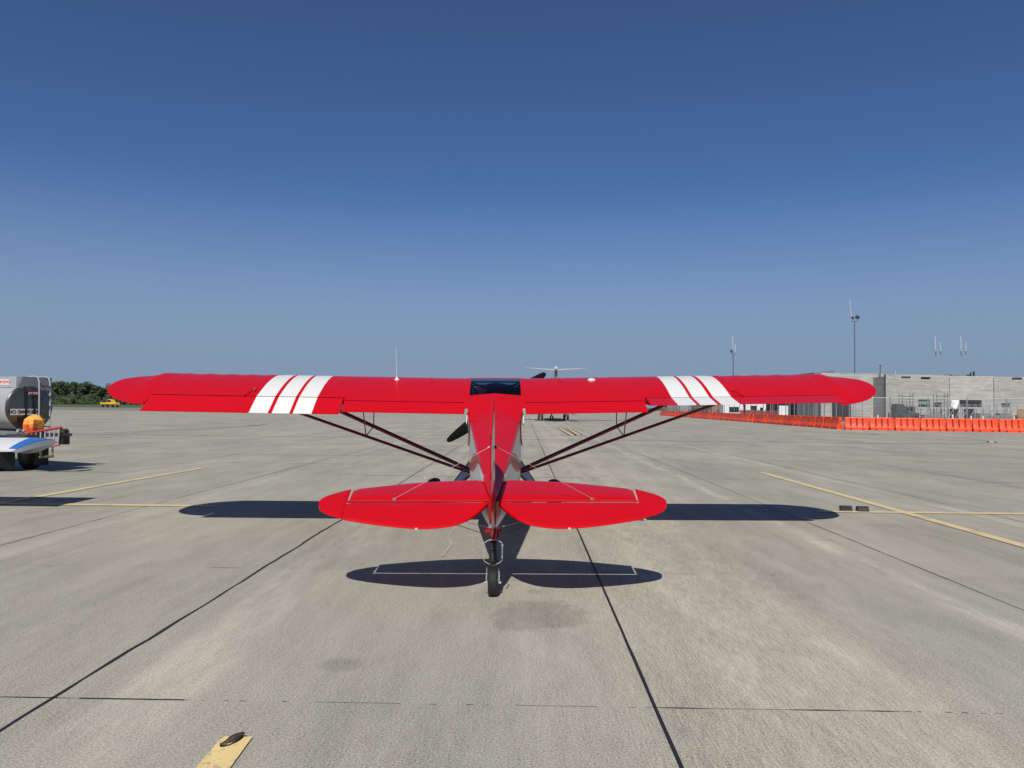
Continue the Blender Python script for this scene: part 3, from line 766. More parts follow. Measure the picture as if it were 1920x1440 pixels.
for sg in (-1, 1):
    fk.tube([L(X0+sg*.02, 6.51, .255), L(X0+sg*.050, 6.50, .235), L(X0+sg*.055, 6.49, .18), L(X0+sg*.054, 6.49, .12)], .006, 8)
    fk.tube([L(X0+sg*.05, 6.49, .115), L(X0+sg*.074, 6.49, .115)], .010, 8)
fk.build('tail_wheel_fork', 'chrome', AC)
ch = MB()
ch.tube([L(X0-.078, 6.50, .455), L(X0-.045, 6.52, .475), L(X0, 6.53, .48), L(X0+.045, 6.52, .475), L(X0+.078, 6.50, .455)], .0045, 6)
ch.tube([L(X0-.078, 6.47, .315), L(X0-.070, 6.47, .30), L(X0-.02, 6.47, .272), L(X0+.02, 6.47, .272), L(X0+.070, 6.47, .30), L(X0+.078, 6.47, .315)], .0032, 6)
for sg in (-1, 1):
    n_ = 14
    ch.tube([L(X0+sg*(.080+(.003 if i % 2 else -.003)), 6.485, .455-.140*i/n_) for i in range(n_+1)], [.0045 if i % 3 else .0025 for i in range(n_+1)], 6)
    ch.lathe([(-.004, .004), (-.004, .011), (.004, .011), (.004, .004)], L(X0+sg*.080, 6.48, .44), 'y', 12)
    ch.lathe([(-.004, .004), (-.004, .009), (.004, .009), (.004, .004)], L(X0+sg*.079, 6.48, .335), 'y', 10)
ch.build('steering_chain', 'chrome', AC)
hb_ = MB()
for sg in (-1, 1): hb_.box((sg*.03, -.01, -.285), (.012, .02, .04))
hb_.tube([L(X0, 6.69, .55), L(X0, 6.58, .47)], [.03, .025], 8); hb_.build('tail_post_bracket', 'red', AC)
# drag of small fittings on the wings
p = Vector(wpt(-1, 1.39, .30, True))
ab = MB(); ab.tube([p, p+Vector((0, 0, .12)), p+Vector((0, -.02, .48))], [.006, .004, .0025], 6); ab.lathe([(0, .035), (.008, .03), (.03, .010), (.045, .006)], p, 'z', 14); ab.build('whip_antenna', 'white', AC)
p = Vector(wpt(1, 1.36, .30, True)); ab = MB(); ab.lathe([(-.004, .055), (.012, .05), (.022, .03), (.024, 0)], p, 'z', 16); ab.build('gps_antenna', 'white', AC)
for sg in (-1, 1):
    p = Vector(wpt(sg, .90, .32, True)); ab = MB(); ab.lathe([(-.004, .038), (.010, .036), (.014, .02), (.016, 0)], p, 'z', 14); ab.tube([p, p+Vector((0, 0, .055))], .003, 5); ab.build('fuel_cap', 'red', AC)
p = Vector(wpt(-1, 1.47, .31, True)); ab = MB(); ab.lathe([(-.002, .02), (.008, .018), (.01, 0)], p, 'z', 10); ab.build('wing_inspection_cap', 'red', AC)

# ------------------------------------------------------------------ chocks, tie-down anchor
def chock(loc, rz, lab):
    b_ = MB(); b_.prism([(-.075, 0), (.075, 0), (.055, .06), (.03, .085), (-.03, .085), (-.055, .06)], 'x', -.085, .085)
    for i in range(3): b_.box((0, -.064+.002*i, .02+.02*i), (.15, .006, .006))
    o = empty('wheel_chock', loc, rz); b_.build('chock_body', 'black', o, 30)
    r = MB(); r.tube([(-.085, 0, .05), (-.10, -.02, .05), (-.115, -.03, .03), (-.125, -.04, .01)], .006, 6); r.build('rope', 'wire', o)
    return tag(o, lab, 'wheel chock', 'black wheel chocks beside the yellow line')
chock((5.475, 12.26, 0), radians(-2), 'left of the two black rubber chocks by the yellow line, next to wing shadow tip')
c2 = chock((5.72, 12.20, 0), radians(174), 'right of the two black rubber chocks lying along the yellow line')
t = empty('tie_down_anchor', (-1.345, 3.685, 0), radians(-25)); t.scale = (.76, .76, .76); tag(t, 'rusty iron tie down ring set in the end of the yellow line', 'tie-down')
b = MB(); b.grid([[(.042*cos(a)*k, .095*sin(a)*k, .0125-(.003 if k < .7 else 0)) for a in [2*pi*i/24 for i in range(24)]] for k in (.05, .6, 1.)], 0, True); b.build('recess_shade', 'letterblack', t)  # flat black patch painting the darkness of the anchor hole
b = MB(); b.tube([(.03*cos(a), .088*sin(a), .018+.010*sin(a*3)) for a in [2*pi*i/20 for i in range(21)]], .0065, 8); b.build('ring_rim', 'iron', t)
b = MB(); b.tube([(-.008, -.05, .016), (0, -.005, .030), (.012, .03, .038), (.01, .085, .03)], [.012, .024, .021, .017], 10, flat=.55); b.tube([(-.026, .0, .018), (.028, -.012, .020)], .010, 8); b.build('eye_bar', 'iron', t)

# ------------------------------------------------------------------ neighbouring low-wing aircraft (only its wing tip reaches the frame)
N = empty('low_wing_aircraft', (-12.29, 12.4, 0)); tag(N, 'white and blue low wing plane whose wing tip enters beside the fuel truck', 'airplane')
b = MB(); rows = []
def nw(x, t, top):
    le, te_ = 12.02, 10.98
    k = max(0, (x+7.62)/.40); k = min(k, 1)
    q = 1-.0*k
    y = le-(le-te_)*t
    zc = 1.00-.10*t+.02*(x+9)*.3
    th = .13*(4*(max(t, 0.001)**.5)*(1-t)**.9*.75)
    return (x+12.2, y-12.4, zc+(th*.62 if top else -th*.5)*(1-k*k*.35))
TS = [0, .02, .06, .12, .2, .32, .45, .6, .75, .9, 1.]
xs = [-11.7, -10, -9, -8.4, -8.0, -7.8, -7.7, -7.62, -7.5, -7.4, -7.3, -7.24]
b.grid([[nw(x, t, True) for t in reversed(TS)]+[nw(x, t, False) for t in TS[1:]] for x in xs], 0, True, True)
def wmi(i, j): return 0
wing2 = b.build('wing', ['white'], N, 40)
b = MB()
b.grid([[tuple(Vector(nw(-7.238-k_*(.10+.17*(1-t)), t, True))+Vector((0, 0, .004))) for t in TS[:-1]] for k_ in (0, .25, .5, .75, 1.)], 0)
b.build('blue_tip_band', 'blue', N, 40)
b = MB(); b.grid([[tuple(Vector(nw(-7.245, t, True))+Vector((.004, 0, 0))) for t in TS], [tuple(Vector(nw(-7.20, t, True))*.5+Vector(nw(-7.20, t, False))*.5+Vector((.03, 0, -.02))) for t in TS], [tuple(Vector(nw(-7.245, t, False))+Vector((.004, 0, -.05*sin(pi*t)))) for t in TS]]); b.build('wing_tip', 'tip_shade', N, 40)
b = MB(); b.tube([(.0, 2.3, 1.05), (0, 1.6, 1.1), (0, .3, 1.2), (0, -1., 1.2), (0, -2.5, 1.1), (0, -4, 1.05)], [.2, .42, .55, .55, .35, .12], 20); b.build('fuselage', 'white', N, 40)
b = MB(); b.prism([(-4.1, 1.1), (-3.2, 1.1), (-3.6, 2.1), (-4.1, 2.1)], 'x', -.03, .03); b.build('fin', 'white', N)
for dx, dy in ((-1.1, .2), (1.1, .2), (0, 1.8)):
    b = MB(); b.lathe([(-.06, .05), (-.08, .16), (0, .2), (.08, .16), (.06, .05)], (dx, dy, .2), 'x', 20); b.tube([(dx*.95, dy, .2), (dx*.8, dy-.1, .9)], .03, 8); b.build('landing_wheel', 'black', N, 40)
# left wing of the neighbour
b = MB(); b.grid([[(-(nw(x, t, True)[0]), nw(x, t, True)[1], nw(x, t, True)[2]) for t in reversed(TS)]+[(-(nw(x, t, False)[0]), nw(x, t, False)[1], nw(x, t, False)[2]) for t in TS[1:]] for x in xs], 0, True, True); b.build('wing', 'white', N, 40)

# ------------------------------------------------------------------ fuel truck
TA = radians(-25)
T = empty('fuel_truck', (-11.47, 17.75, 0), TA); tag(T, 'stainless tank fuel truck with orange covered reel and ladder behind white blue wing', 'truck')
tz, tr = 1.50, .55     # +x = rear
b = MB()
prof = [(-3.6, .0), (-3.55, .4), (-3.4, .55)]+[(-3.4+.34*i, tr) for i in range(1, 10)]+[(0, tr)]
b.lathe(prof, (0, 0, tz), 'x', 48)
for xx in (-.02, -1.1, -2.2, -3.3): b.lathe([(xx-.03, tr+.001), (xx-.03, tr+.012), (xx+.03, tr+.012), (xx+.03, tr+.001)], (0, 0, tz), 'x', 48)
b.build('tank', 'steel', T, 40)
b = MB(); b.lathe([(.0, tr-.002), (.02, tr-.01), (.045, .47), (.065, .36), (.08, .22), (.088, .08), (.09, 0)], (0, 0, tz), 'x', 48); b.build('tank_end', pm('steel_dark_reflection', (.115, .115, .115), .30, .75, var=.15), T, 60)  # dark reflection on the tank end is set into its base colour
b = MB(); b.box((-1.85, 0, tz+.60), (3.7, .62, .26)); b.face([(.0, -.31, tz+.47), (.0, .31, tz+.47), (-.12, .31, tz+.74), (-.12, -.31, tz+.74)]); b.build('spill_rail', 'alu', T, 0)
b = MB(); b.prism([(-.30, tz+.46), (.52, tz+.40), (.52, tz+.72), (-.18, tz+.735)], 'x', .012, .03); b.build('rail_end_plate', 'grey', T)  # shaded end of the rail, its shade put into the darker grey
# ladder rails on the tank end
b = MB()
for yy_ in (.10, .36):
    b.tube([(-.25, yy_, tz+.74), (.02, yy_, tz+.75), (.14, yy_, tz+.72), (.20, yy_, tz+.62), (.22, yy_, tz+.2), (.24, yy_, .95)], .017, 8)
b.build('access_ladder_rail', 'alu', T)
for k in range(5): b = MB(); b.box((.23, .23, 1.05+.24*k), (.05, .24, .025)); b.build('access_ladder_rung', 'darkgrey', T)
b = MB()
for yy_, s_ in ((-.13, .05), (.06, .05)):
    b.grid([[(x_+.014, yy_+dy, tz+sin(a)*r) for dy in (-s_/2, s_/2)] for x_, r, a in [(.0+.095*(1-(abs(sin(q)))**2.5), .545, q) for q in [pi/2-i*pi/10 for i in range(11)]]])
b.build('vent_pipe', 'black', T, 40)
# placards
b = MB(); b.box((.096, -.17, 1.40), (.004, .62, .145)); b.build('no_smoking_placard', 'white', T)
Rr = Matrix(((0, 0, 1), (1, 0, 0), (0, 1, 0))).to_4x4()     # text plane facing +x
text('placard_lettering', 'NO SMOKING', .115, 'letterblack', T, Matrix.Translation((.100, -.17, 1.40)) @ Rr)
b = MB(); b.box((.096, .04, 1.84), (.004, .27, .12)); b.build('maroon_placard', 'maroon', T)
text('placard_lettering', 'JET FUEL', .062, 'white', T, Matrix.Translation((.100, .04, 1.84)) @ Rr)
# side facing the camera (local -y)
b = MB(); b.box((-.55, -.315, tz+.60), (.62, .004, .13)); b.build('no_smoking_placard', 'white', T)
Rs = Matrix(((1, 0, 0), (0, 0, -1), (0, 1, 0))).to_4x4()
text('placard_lettering', 'NO SMOKING', .10, 'letterred', T, Matrix.Translation((-.55, -.318, tz+.60)) @ Rs)
b = MB(); 
for w_, d_, mi_ in ((.19, .556, 0), (.165, .560, 1)):
    b.face([(-.62, -d_, tz+w_), (-.62+w_, -d_, tz), (-.62, -d_, tz-w_), (-.62-w_, -d_, tz)], mi_)
b.build('hazard_diamond', ['white', 'pinkred'], T, 0)
b = MB(); b.box((-1.9, 0, .86), (4.4, .5, .14)); b.box((-1.9, -.32, .90), (4.1, .06, .10)); b.box((-1.9, .32, .90), (4.1, .06, .10)); b.build('chassis_frame', 'grey', T)
b = MB(); b.box((.36, .05, .86), (.72, 1.1, .06)); b.box((-1.6, -.1, .62), (3.3, 1.0, .30)); b.build('rear_deck', 'darkgrey', T)
b = MB()
for i in range(4):
    b.lathe([(-.03, .03), (-.03, .055), (.03, .055), (.03, .03)], (.35, -.42+.13*i, .955), 'x', 16)
b.build('hose_coupling', 'alu', T)
# orange/yellow cover
b = MB(); rr = random.Random(5); rows = []
for k, (z_, w_, d_) in enumerate(((.90, .32, .24), (1.02, .40, .32), (1.12, .43, .34), (1.22, .38, .30), (1.31, .20, .16), (1.34, .02, .02))):
    rows.append([(.42+d_*.5*math.copysign(abs(cos(a))**.6, cos(a))+rr.uniform(-.035, .035), -.14+w_*.5*math.copysign(abs(sin(a))**.6, sin(a))+rr.uniform(-.02, .02), z_+rr.uniform(-.02, .02)) for a in [2*pi*i/14 for i in range(14)]])
b.grid(rows, lambda i, j: 0 if (i >= 2 or j in (0, 1)) else 1, True); b.build('reel_cover', [pm('yellow_cover_cloth', (.78, .36, .06), .6, bump=.5, bscale=10), pm('orange_cover_cloth', (.80, .13, .02), .6, bump=.5, bscale=10)], T, 20)
# ladder lying on the deck pointing back
LM = Matrix.Rotation(radians(0), 3, 'X')
b = MB(); u0, u1 = Vector((.52, -.30, .92)), Vector((1.36, -.10, 1.06)); l0, l1 = Vector((.54, -.30, .54)), Vector((1.32, -.10, .66))
b.tube([u0, u1], .03, 4, 0); b.tube([l0, l1], .018, 4, 0); b.build('ladder_rail', 'ladred', T, 0)
b = MB()
for i in range(7):
    k = (i+.5)/7; b.tube([l0.lerp(l1, k), u0.lerp(u1, k)], .017, 6); 
b.build('ladder_rung', 'alu', T)
b = MB(); b.box((1.12, .12, .76), (.20, .16, .20)); b.build('hose_box', 'black', T)
b = MB(); b.lathe([(-.08, .03), (-.08, .08), (-.06, .08), (-.06, .04), (.06, .04), (.06, .08), (.08, .08), (.08, .03)], (1.12, .12, .95), 'x', 20); b.build('hose_reel', 'darkgrey', T)
b = MB(); 
for s0_ in (-.14, .14): b.tube([(.64, s0_+.04, .72), (.64, s0_+.04, .36)], .028, 4)
b.tube([(.64, -.13, .36), (.64, .21, .36)], .03, 4); b.build('rear_step', 'brass', T, 0)
for xx, yy_ in ((-.55, -.42), (-.55, .42), (-3.9, -.42), (-3.9, .42)):
    b = MB(); b.lathe([(-.12, .10), (-.14, .30), (-.10, .36), (.10, .36), (.14, .30), (.12, .10)], (xx, yy_, .36), 'y', 28); wv = b.build('truck_wheel', 'black', T, 40)
    b = MB(); b.lathe([(-.145, .0), (-.13, .14), (.13, .14), (.145, 0)], (xx, yy_, .36), 'y', 18); b.build('wheel_rim', 'darkgrey', wv)
b = MB(); b.box((-.10, -.40, .38), (.02, .34, .56)); b.build('mud_flap', 'black', T)
b = MB(); b.box((-.10, .40, .38), (.02, .34, .56)); b.build('mud_flap', 'black', T)
b = MB(); rows = [[(-5.6, y_, z_), (-3.75, y_, z_)] for y_, z_ in ((-.85, .5), (-.85, 1.5), (-.7, 2.1), (.7, 2.1), (.85, 1.5), (.85, .5))]
b.prism([(-.85, .5), (-.85, 1.45), (-.7, 2.1), (.7, 2.1), (.85, 1.45), (.85, .5)], 'x', -5.4, -3.85); b.prism([(-.8, .5), (-.8, 1.3), (.8, 1.3), (.8, .5)], 'x', -6.3, -5.4); b.build('cab', 'white', T)

# ------------------------------------------------------------------ yellow pickup
PK = empty('pickup_truck', (-130.6, 243., 0), radians(-16)); PK.scale = (1.05, 1.05, 1.32); tag(PK, 'small yellow pickup truck parked on the grass edge before the trees', 'truck')
b = MB()
b.prism([(-2.9, .55), (-2.9, 1.15), (-.55, 1.15), (-.55, 1.25), (1.25, 1.25), (2.3, 1.12), (2.75, 1.0), (2.85, .55)], 'y', -.95, .95)
b.prism([(-.55, 1.2), (-.45, 1.9), (.75, 1.9), (1.45, 1.22)], 'y', -.82, .82); b.build('body', 'yellow_truck', PK, 30)
for sg in (-1, 1):
    b = MB(); b.box((0, sg*.93, .68), (5.5, .06, .22)); b.build('sill_shade', 'darkgrey', PK, 0)  # dark strip painting the shadow along the lower body
    b = MB(); b.prism([(-.42, 1.26), (-.36, 1.82), (.70, 1.82), (1.25, 1.28)], 'y', sg*.81, sg*.84); b.build('side_window', 'glassdark', PK)
b = MB(); b.box((-1.72, 0, 1.158), (2.1, 1.5, .02)); b.build('truck_bed', 'darkgrey', PK, 0)
b = MB(); b.box((-.56, 0, 1.6), (.1, 1.3, .35)); b.build('rear_window', 'glassdark', PK)
b = MB(); b.box((0, 0, 1.98), (.25, 1.1, .12)); b.build('light_bar', 'white', PK)
b = MB(); b.box((-2.91, 0, .62), (.06, 1.8, .18)); b.build('rear_bumper', 'black', PK)
for xx in (-1.85, 1.85):
    for sg in (-1, 1):
        b = MB(); b.lathe([(-.12, .15), (-.13, .34), (-.1, .40), (.1, .40), (.13, .34), (.12, .15)], (xx, sg*.86, .40), 'y', 18); w_ = b.build('wheel', 'black', PK, 40)

# ------------------------------------------------------------------ trees
def crown_mesh(name, seed, R_, Hh, base, nblob, nleaf, mat, leaf=.55):
    r = random.Random(seed); b_ = MB(); blobs = []
    for i in range(nblob):
        a = r.uniform(0, 2*pi); q = r.random()**.6; zz_ = r.uniform(0, 1)
        rad = R_*(1-.55*abs(zz_-.4)**1.5*1.6)
        blobs.append((Vector((cos(a)*q*rad*.85, sin(a)*q*rad*.85, base+(Hh-base)*(.08+.84*zz_))), R_*r.uniform(.20, .42)))
    for i in range(nleaf):
        c_, br = blobs[r.randrange(nblob)]
        d = Vector((r.gauss(0, 1), r.gauss(0, 1), r.gauss(0, 1))).normalized()
        p = c_+d*br*r.uniform(.7, 1.08); p.z = max(p.z, .2)
        n_ = (d+Vector((r.uniform(-.7, .7), r.uniform(-.7, .7), r.uniform(-.3, .9)))).normalized()
        u = n_.orthogonal().normalized(); v = n_.cross(u); s_ = leaf*r.uniform(.5, 1.3); t_ = r.uniform(0, pi)
        uu = u*cos(t_)+v*sin(t_); vv = v*cos(t_)-u*sin(t_)
        b_.face([p-uu*s_, p-vv*s_*.6, p+uu*s_, p+vv*s_*.6])
    me_o = b_.build(name, mat, None, 0); return me_o
def tree(seed, R_, Hh, loc, lab, nleaf=2600, mat='leaf', base=2.0, nm='broadleaf_tree', cat_='tree', grp='trees in the far tree line', scale=1., proto=None):
    r = random.Random(seed*7+1)
    o = empty(nm, loc, r.uniform(0, 6.28)); tag(o, lab, cat_, grp)
    c_ = crown_mesh('crown', seed, R_, Hh, base, 26, nleaf, mat, .5*max(.6, R_/5)); c_.parent = o
    b_ = MB(); b_.tube([(0, 0, -.1), (.1, 0, Hh*.3), (0, .1, Hh*.7)], [.35*Hh/14, .25*Hh/14, .08], 8)
    for k in range(5):
        a = r.uniform(0, 6.28); z0 = Hh*r.uniform(.25, .5); b_.tube([(.05, 0, z0), (cos(a)*R_*.3, sin(a)*R_*.3, z0+Hh*.15), (cos(a)*R_*.6, sin(a)*R_*.6, z0+Hh*.25)], [.15, .1, .04], 6)
    b_.build('trunk', 'bark', o); return o
spots = []
rt = random.Random(11)
def wx(px, D): return (px-960)/1400*D
TL_ = [(72, 12.5, 'tall dark tree behind the fuel tank ladder'), (98, 13.6, 'dark round tree just right of the fuel truck ladder, tree line left end'), (112, 14.8, 'tall dark tree second from the fuel truck in the tree line'), (127, 15.4, 'highest dark tree in the tree line right of the fuel truck'),
       (143, 14.6, 'broad dark tree in the middle of the tree line left of the yellow pickup'), (158, 14.8, 'dark leafy tree left of the low notch in the tree line'), (171, 14.1, 'rounded dark tree above the low notch, left side'), (184, 12.0, 'shorter tree forming the low notch over the yellow pickup'),
       (197, 13.0, 'dark tree behind the cab of the yellow pickup'), (212, 13.4, 'dark tree touching the left tip of the red wing'), (232, 12.2, 'dark tree just hidden behind the left wing tip'), (30, 12.8, 'dark tree hidden behind the stainless fuel tank')]
for i, (px, hh, lab) in enumerate(TL_):
    D = 500+rt.uniform(-14, 14); tree(20+i, rt.uniform(4.6, 5.6), hh*rt.uniform(.97, 1.03), (wx(px, D), D, 0), lab)
SH = [(100, 'pale shrub at the foot of the trees beside the fuel truck'), (118, 'pale grey green bush second right of the fuel truck'), (134, 'wide pale bush under the highest tree'), (148, 'pale bush at the middle of the tree line foot'), (163, 'greyish bush left of the yellow pickup under the trees'), (179, 'low bush just left of the yellow pickup'), (205, 'low bush right above the yellow pickup bonnet'), (222, 'pale bush right of the pickup under the wing tip'), (240, 'low bush beside the left wing tip outer aileron corner'), (256, 'last low bush before the red aileron corner')]
for i, (px, lab) in enumerate(SH):
    D = 478+rt.uniform(-5, 5); tree(60+i, 4.2, rt.uniform(5.2, 7.0), (wx(px, D), D, 0), lab, 1300, 'leaf2' if i % 2 == 0 else 'leaf', .3, 'shrub', 'shrub', 'bushes at the foot of the tree line')
b = MB(); rr = random.Random(4)
for i in range(13000):
    x_ = rr.uniform(-420, -20); D = 470+rr.uniform(-4, 30); p = Vector((x_, D, rr.uniform(0, 3.4+1.5*sin(x_*.13)))); s_ = rr.uniform(.4, .9)
    n_ = Vector((rr.uniform(-1, 1), rr.uniform(-1.5, 0), rr.uniform(-.2, 1))).normalized(); u = n_.orthogonal().normalized(); v = n_.cross(u); b.face([p-u*s_, p-v*s_*.7, p+u*s_, p+v*s_*.7])
tag(b.build('undergrowth', 'leaf', smooth=0), 'dense low undergrowth along the far tree line', 'undergrowth', kind='stuff')

# ------------------------------------------------------------------ orange water barriers
def barrier():
    o = empty('water_barrier'); b_ = MB(); Lh = .90
    half = [(.28, 0), (.28, .11), (.28, .20), (.20, .34), (.13, .56), (.115, .90), (.112, .98), (.09, 1.05)]
    prof_ = [(-y_, z_) for y_, z_ in half]+[(y_, z_) for y_, z_ in reversed(half)]
    rows_ = []
    st_ = [(-Lh, .90, 0), (-Lh+.03, 1., 0)]
    for c_ in (-.46, 0., .46): st_ += [(c_-.075, 1., 0), (c_-.04, 1., 1), (c_+.04, 1., 1), (c_+.075, 1., 0)]
    st_ += [(Lh-.05, 1., 0), (Lh, .86, 0)]
    def dk(z_): return .62 if .3 < z_ < .6 else .72 if .6 < z_ < .95 else 1.
    for x_, k, dent in st_: rows_.append([(x_+(.05 if dent and z_ < .4 else 0), y_*k*(dk(z_) if dent else 1.), z_) for y_, z_ in prof_])
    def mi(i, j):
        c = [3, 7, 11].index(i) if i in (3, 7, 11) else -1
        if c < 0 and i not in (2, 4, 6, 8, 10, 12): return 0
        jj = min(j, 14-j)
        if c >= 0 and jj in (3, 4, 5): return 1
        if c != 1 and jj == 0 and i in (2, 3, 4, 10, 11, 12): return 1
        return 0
    b_.grid(rows_, mi, True, True); b_.build('barrier_body', ['orange', 'slot_shade'], o, 25)
    b_ = MB(); b_.tube([(Lh+.02, 0, .06), (Lh+.02, 0, .95)], .055, 8); b_.build('hinge_post', 'orange', o)
    for z_ in (.3, .8): b_ = MB(); b_.box((-Lh-.03, 0, z_), (.08, .12, .12)); b_.build('coupling_lug', 'orange', o, 0)
    return o
bproto = barrier(); first = True
def put_barrier(p, rz, lab, grp):
    global first
    o = bproto if first else copy_tree(bproto); first = False
    o.location = (p[0], p[1], 0); o.rotation_euler = (0, 0, rz); return tag(o, lab, 'barrier', grp)
ordn = ['first', 'second', 'third', 'fourth', 'fifth', 'sixth', 'seventh', 'eighth', 'ninth', 'tenth']
p0 = Vector((28.62, 62.05)); d0 = Vector((12.6, -2.5)).normalized(); a0 = atan2(d0.y, d0.x)
for i in range(10):
    lab = 'orange water barrier at the corner below the right wing tip, facing the camera' if i == 0 else f'{ordn[i]} orange water barrier from the corner in the row facing the camera'
    p = p0+d0*(1.93*i); put_barrier(p, a0+rt.uniform(-.015, .015), lab, 'orange barriers facing the camera')
q0 = Vector((27.9, 63.2)); q1 = Vector((33.6, 168)); dq = (q1-q0); nb = 54; aq = atan2(dq.y, dq.x)
tens = {20: 'twentieth', 30: 'thirtieth', 40: 'fortieth', 50: 'fiftieth'}
def ordinal(n):
    ones = ['', 'first', 'second', 'third', 'fourth', 'fifth', 'sixth', 'seventh', 'eighth', 'ninth', 'tenth', 'eleventh', 'twelfth', 'thirteenth', 'fourteenth', 'fifteenth', 'sixteenth', 'seventeenth', 'eighteenth', 'nineteenth']
    if n < 20: return ones[n]
    if n in tens: return tens[n]
    return {2: 'twenty', 3: 'thirty', 4: 'forty', 5: 'fifty'}[n//10]+' '+ones[n % 10]
for i in range(nb):
    p = q0+dq*((i+.5)/nb); put_barrier(p+Vector((rt.uniform(-.05, .05), 0)), aq+rt.uniform(-.05, .05), f'orange water barrier, {ordinal(i+1)} from the corner in the row running away', 'orange barriers running away from the camera')
# taller orange net fence behind
b = MB(); nf = empty('safety_net_fence', (38.6, 108, 0)); tag(nf, 'orange safety netting fence behind the far end of the barrier row', 'fence')
b.grid([[(.02*k+.1*sin(k), 3*k, z_+.05*sin(k*2)) for k in range(24)] for z_ in (.1, .7, 1.45)]); b.build('netting', 'net', nf, 0)
b = MB()
for k in range(24): b.tube([(.02*k+.1*sin(k), 3*k, 0), (.02*k+.1*sin(k), 3*k, 1.7)], .04, 6)
b.build('post', 'galv', nf)

# ------------------------------------------------------------------ temporary chain link fence panels
def fpanel(w_=3.0, h_=2.75):
    o = empty('chain_link_fence_panel'); b_ = MB()
    for x_ in (-w_/2+.04, w_/2-.04): b_.tube([(x_, 0, .05), (x_, 0, h_)], .03, 6)
    b_.tube([(0, 0, .1), (0, 0, h_)], .014, 5)
    for z_ in (.12, h_-.02): b_.tube([(-w_/2+.04, 0, z_), (w_/2-.04, 0, z_)], .022, 6)
    b_.box((-w_/2+.04, 0, .03), (.1, .7, .05)); b_.build('frame', 'galv', o)
    m_ = MB(); m_.face([(-w_/2, 0, .12), (w_/2, 0, .12), (w_/2, 0, h_), (-w_/2, 0, h_)]); m_.build('wire_mesh', 'chain', o, 0); return o
fp = fpanel(); ff = True
def put_panel(p, rz, lab, grp):
    global ff
    o = fp if ff else copy_tree(fp); ff = False
    o.location = (p[0], p[1], 0); o.rotation_euler = (0, 0, rz); tag(o, lab, 'fence', grp)
for i in range(6):
    p = Vector((31.0, 64.4))+d0*(3.0*i); put_panel(p, a0+rt.uniform(-.03, .03), f'{ordn[i]} chain link fence panel from the corner behind the orange barriers facing camera', 'fence panels facing the camera')
for i in range(34):
    p = Vector((30.4, 66.))+dq.normalized()*(3.05*i); put_panel(p, aq, f'chain link fence panel, {ordinal(i+1)} from the corner in the fence running away', 'fence panels running away')

# ------------------------------------------------------------------ block building under construction
B = empty('block_building', (66, 105, 0)); tag(B, 'long unfinished grey concrete block building behind the fence at right', 'building')
b = MB()
def wall_with_holes(b_, x0, x1, zt, y, holes, th=.4, mi=0, z0=0.):
    xs_ = sorted({x0, x1}|{h[0] for h in holes}|{h[1] for h in holes}); zs_ = sorted({z0, zt}|{h[2] for h in holes}|{h[3] for h in holes})
    inh = lambda x, z: any(h[0] < x < h[1] and h[2] < z < h[3] for h in holes)
    for i in range(len(xs_)-1):
        for j in range(len(zs_)-1):
            if not inh((xs_[i]+xs_[i+1])/2, (zs_[j]+zs_[j+1])/2):
                a, c, e, f = xs_[i], xs_[i+1], zs_[j], zs_[j+1]
                for yy2 in (y, y+th): b_.face([(a, yy2, e), (c, yy2, e), (c, yy2, f), (a, yy2, f)], mi)
    for h in holes+[(x0, x1, z0, zt)]:
        a, c, e, f = h; f = min(f, zt)
        b_.face([(a, y, e), (a, y+th, e), (a, y+th, f), (a, y, f)], mi); b_.face([(c, y, e), (c, y+th, e), (c, y+th, f), (c, y, f)], mi)
        b_.face([(a, y, e), (c, y, e), (c, y+th, e), (a, y+th, e)], mi); b_.face([(a, y, f), (c, y, f), (c, y+th, f), (a, y+th, f)], mi)
X = lambda px, D=105: (px-960)/1400*D-66
def Z(px_x, py, D=105): return 1.65+(762+(px_x-960)*.0105-py)/1400*D
holes = [(X(1690), X(1708), Z(1700, 709), Z(1700, 705.5)), (X(1727), X(1745), Z(1735, 711), Z(1735, 706.5)), (X(1898), X(1917), Z(1905, 712), Z(1905, 707.5)),
         (X(1722), X(1744), Z(1730, 763), Z(1730, 749)), (X(1750), X(1766), Z(1760, 763), Z(1760, 755)), (X(1800), X(1842), Z(1820, 763), Z(1820, 750)), (X(1878), X(1894), Z(1885, 763), Z(1885, 756)),
         (X(1672), X(1716), .0, Z(1690, 762)), (X(1782), X(1798), 0., Z(1790, 766)), (X(1808), X(1828), 0, Z(1810, 766))]
wall_with_holes(b, X(1660), X(1781), Z(1700, 702.3), 0, [h for h in holes if h[1] < X(1781)])
wall_with_holes(b, X(1781), X(1864), Z(1820, 705), .06, [h for h in holes if X(1781) < h[0] < X(1864)], mi=1)
wall_with_holes(b, X(1864), X(2100), Z(1900, 706.5), .0, [h for h in holes if h[0] > X(1864)])
b.build('front_wall', ['cmu', 'cmu2'], B, 0)
b = MB(); b.box((X(1660)+.2, 2.0, 3.2), (.4, 3.2, 6.4)); b.build('side_wall', 'cmu', B, 0)
b = MB(); wall_with_holes(b, X(1540, 108.5), X(1660, 105)-.02, Z(1600, 700, 108.5), 3.5, [(X(1638, 108.5), X(1657, 108.5), 0., Z(1650, 715, 108.5)), (X(1560, 108.5), X(1596, 108.5), 0, Z(1580, 748, 108.5))]); b.build('setback_wall', 'cmu2', B, 0)
b = MB(); b.box((11, 1.6, 5.4), (46, .2, 2.2)); b.box((12, 12, 3.), (60, .3, 6.)); b.box((12, 6, .0), (60, 12, .06)); b.box((20, 7, 6.2), (66, 12.5, .15)); b.build('back_wall', 'darkgrey', B, 0)
b = MB(); b.box((X(1742), .3, Z(1742, 752)), (2.6, .05, .75)); b.build('window_glazing', 'glassgreen', B, 0)
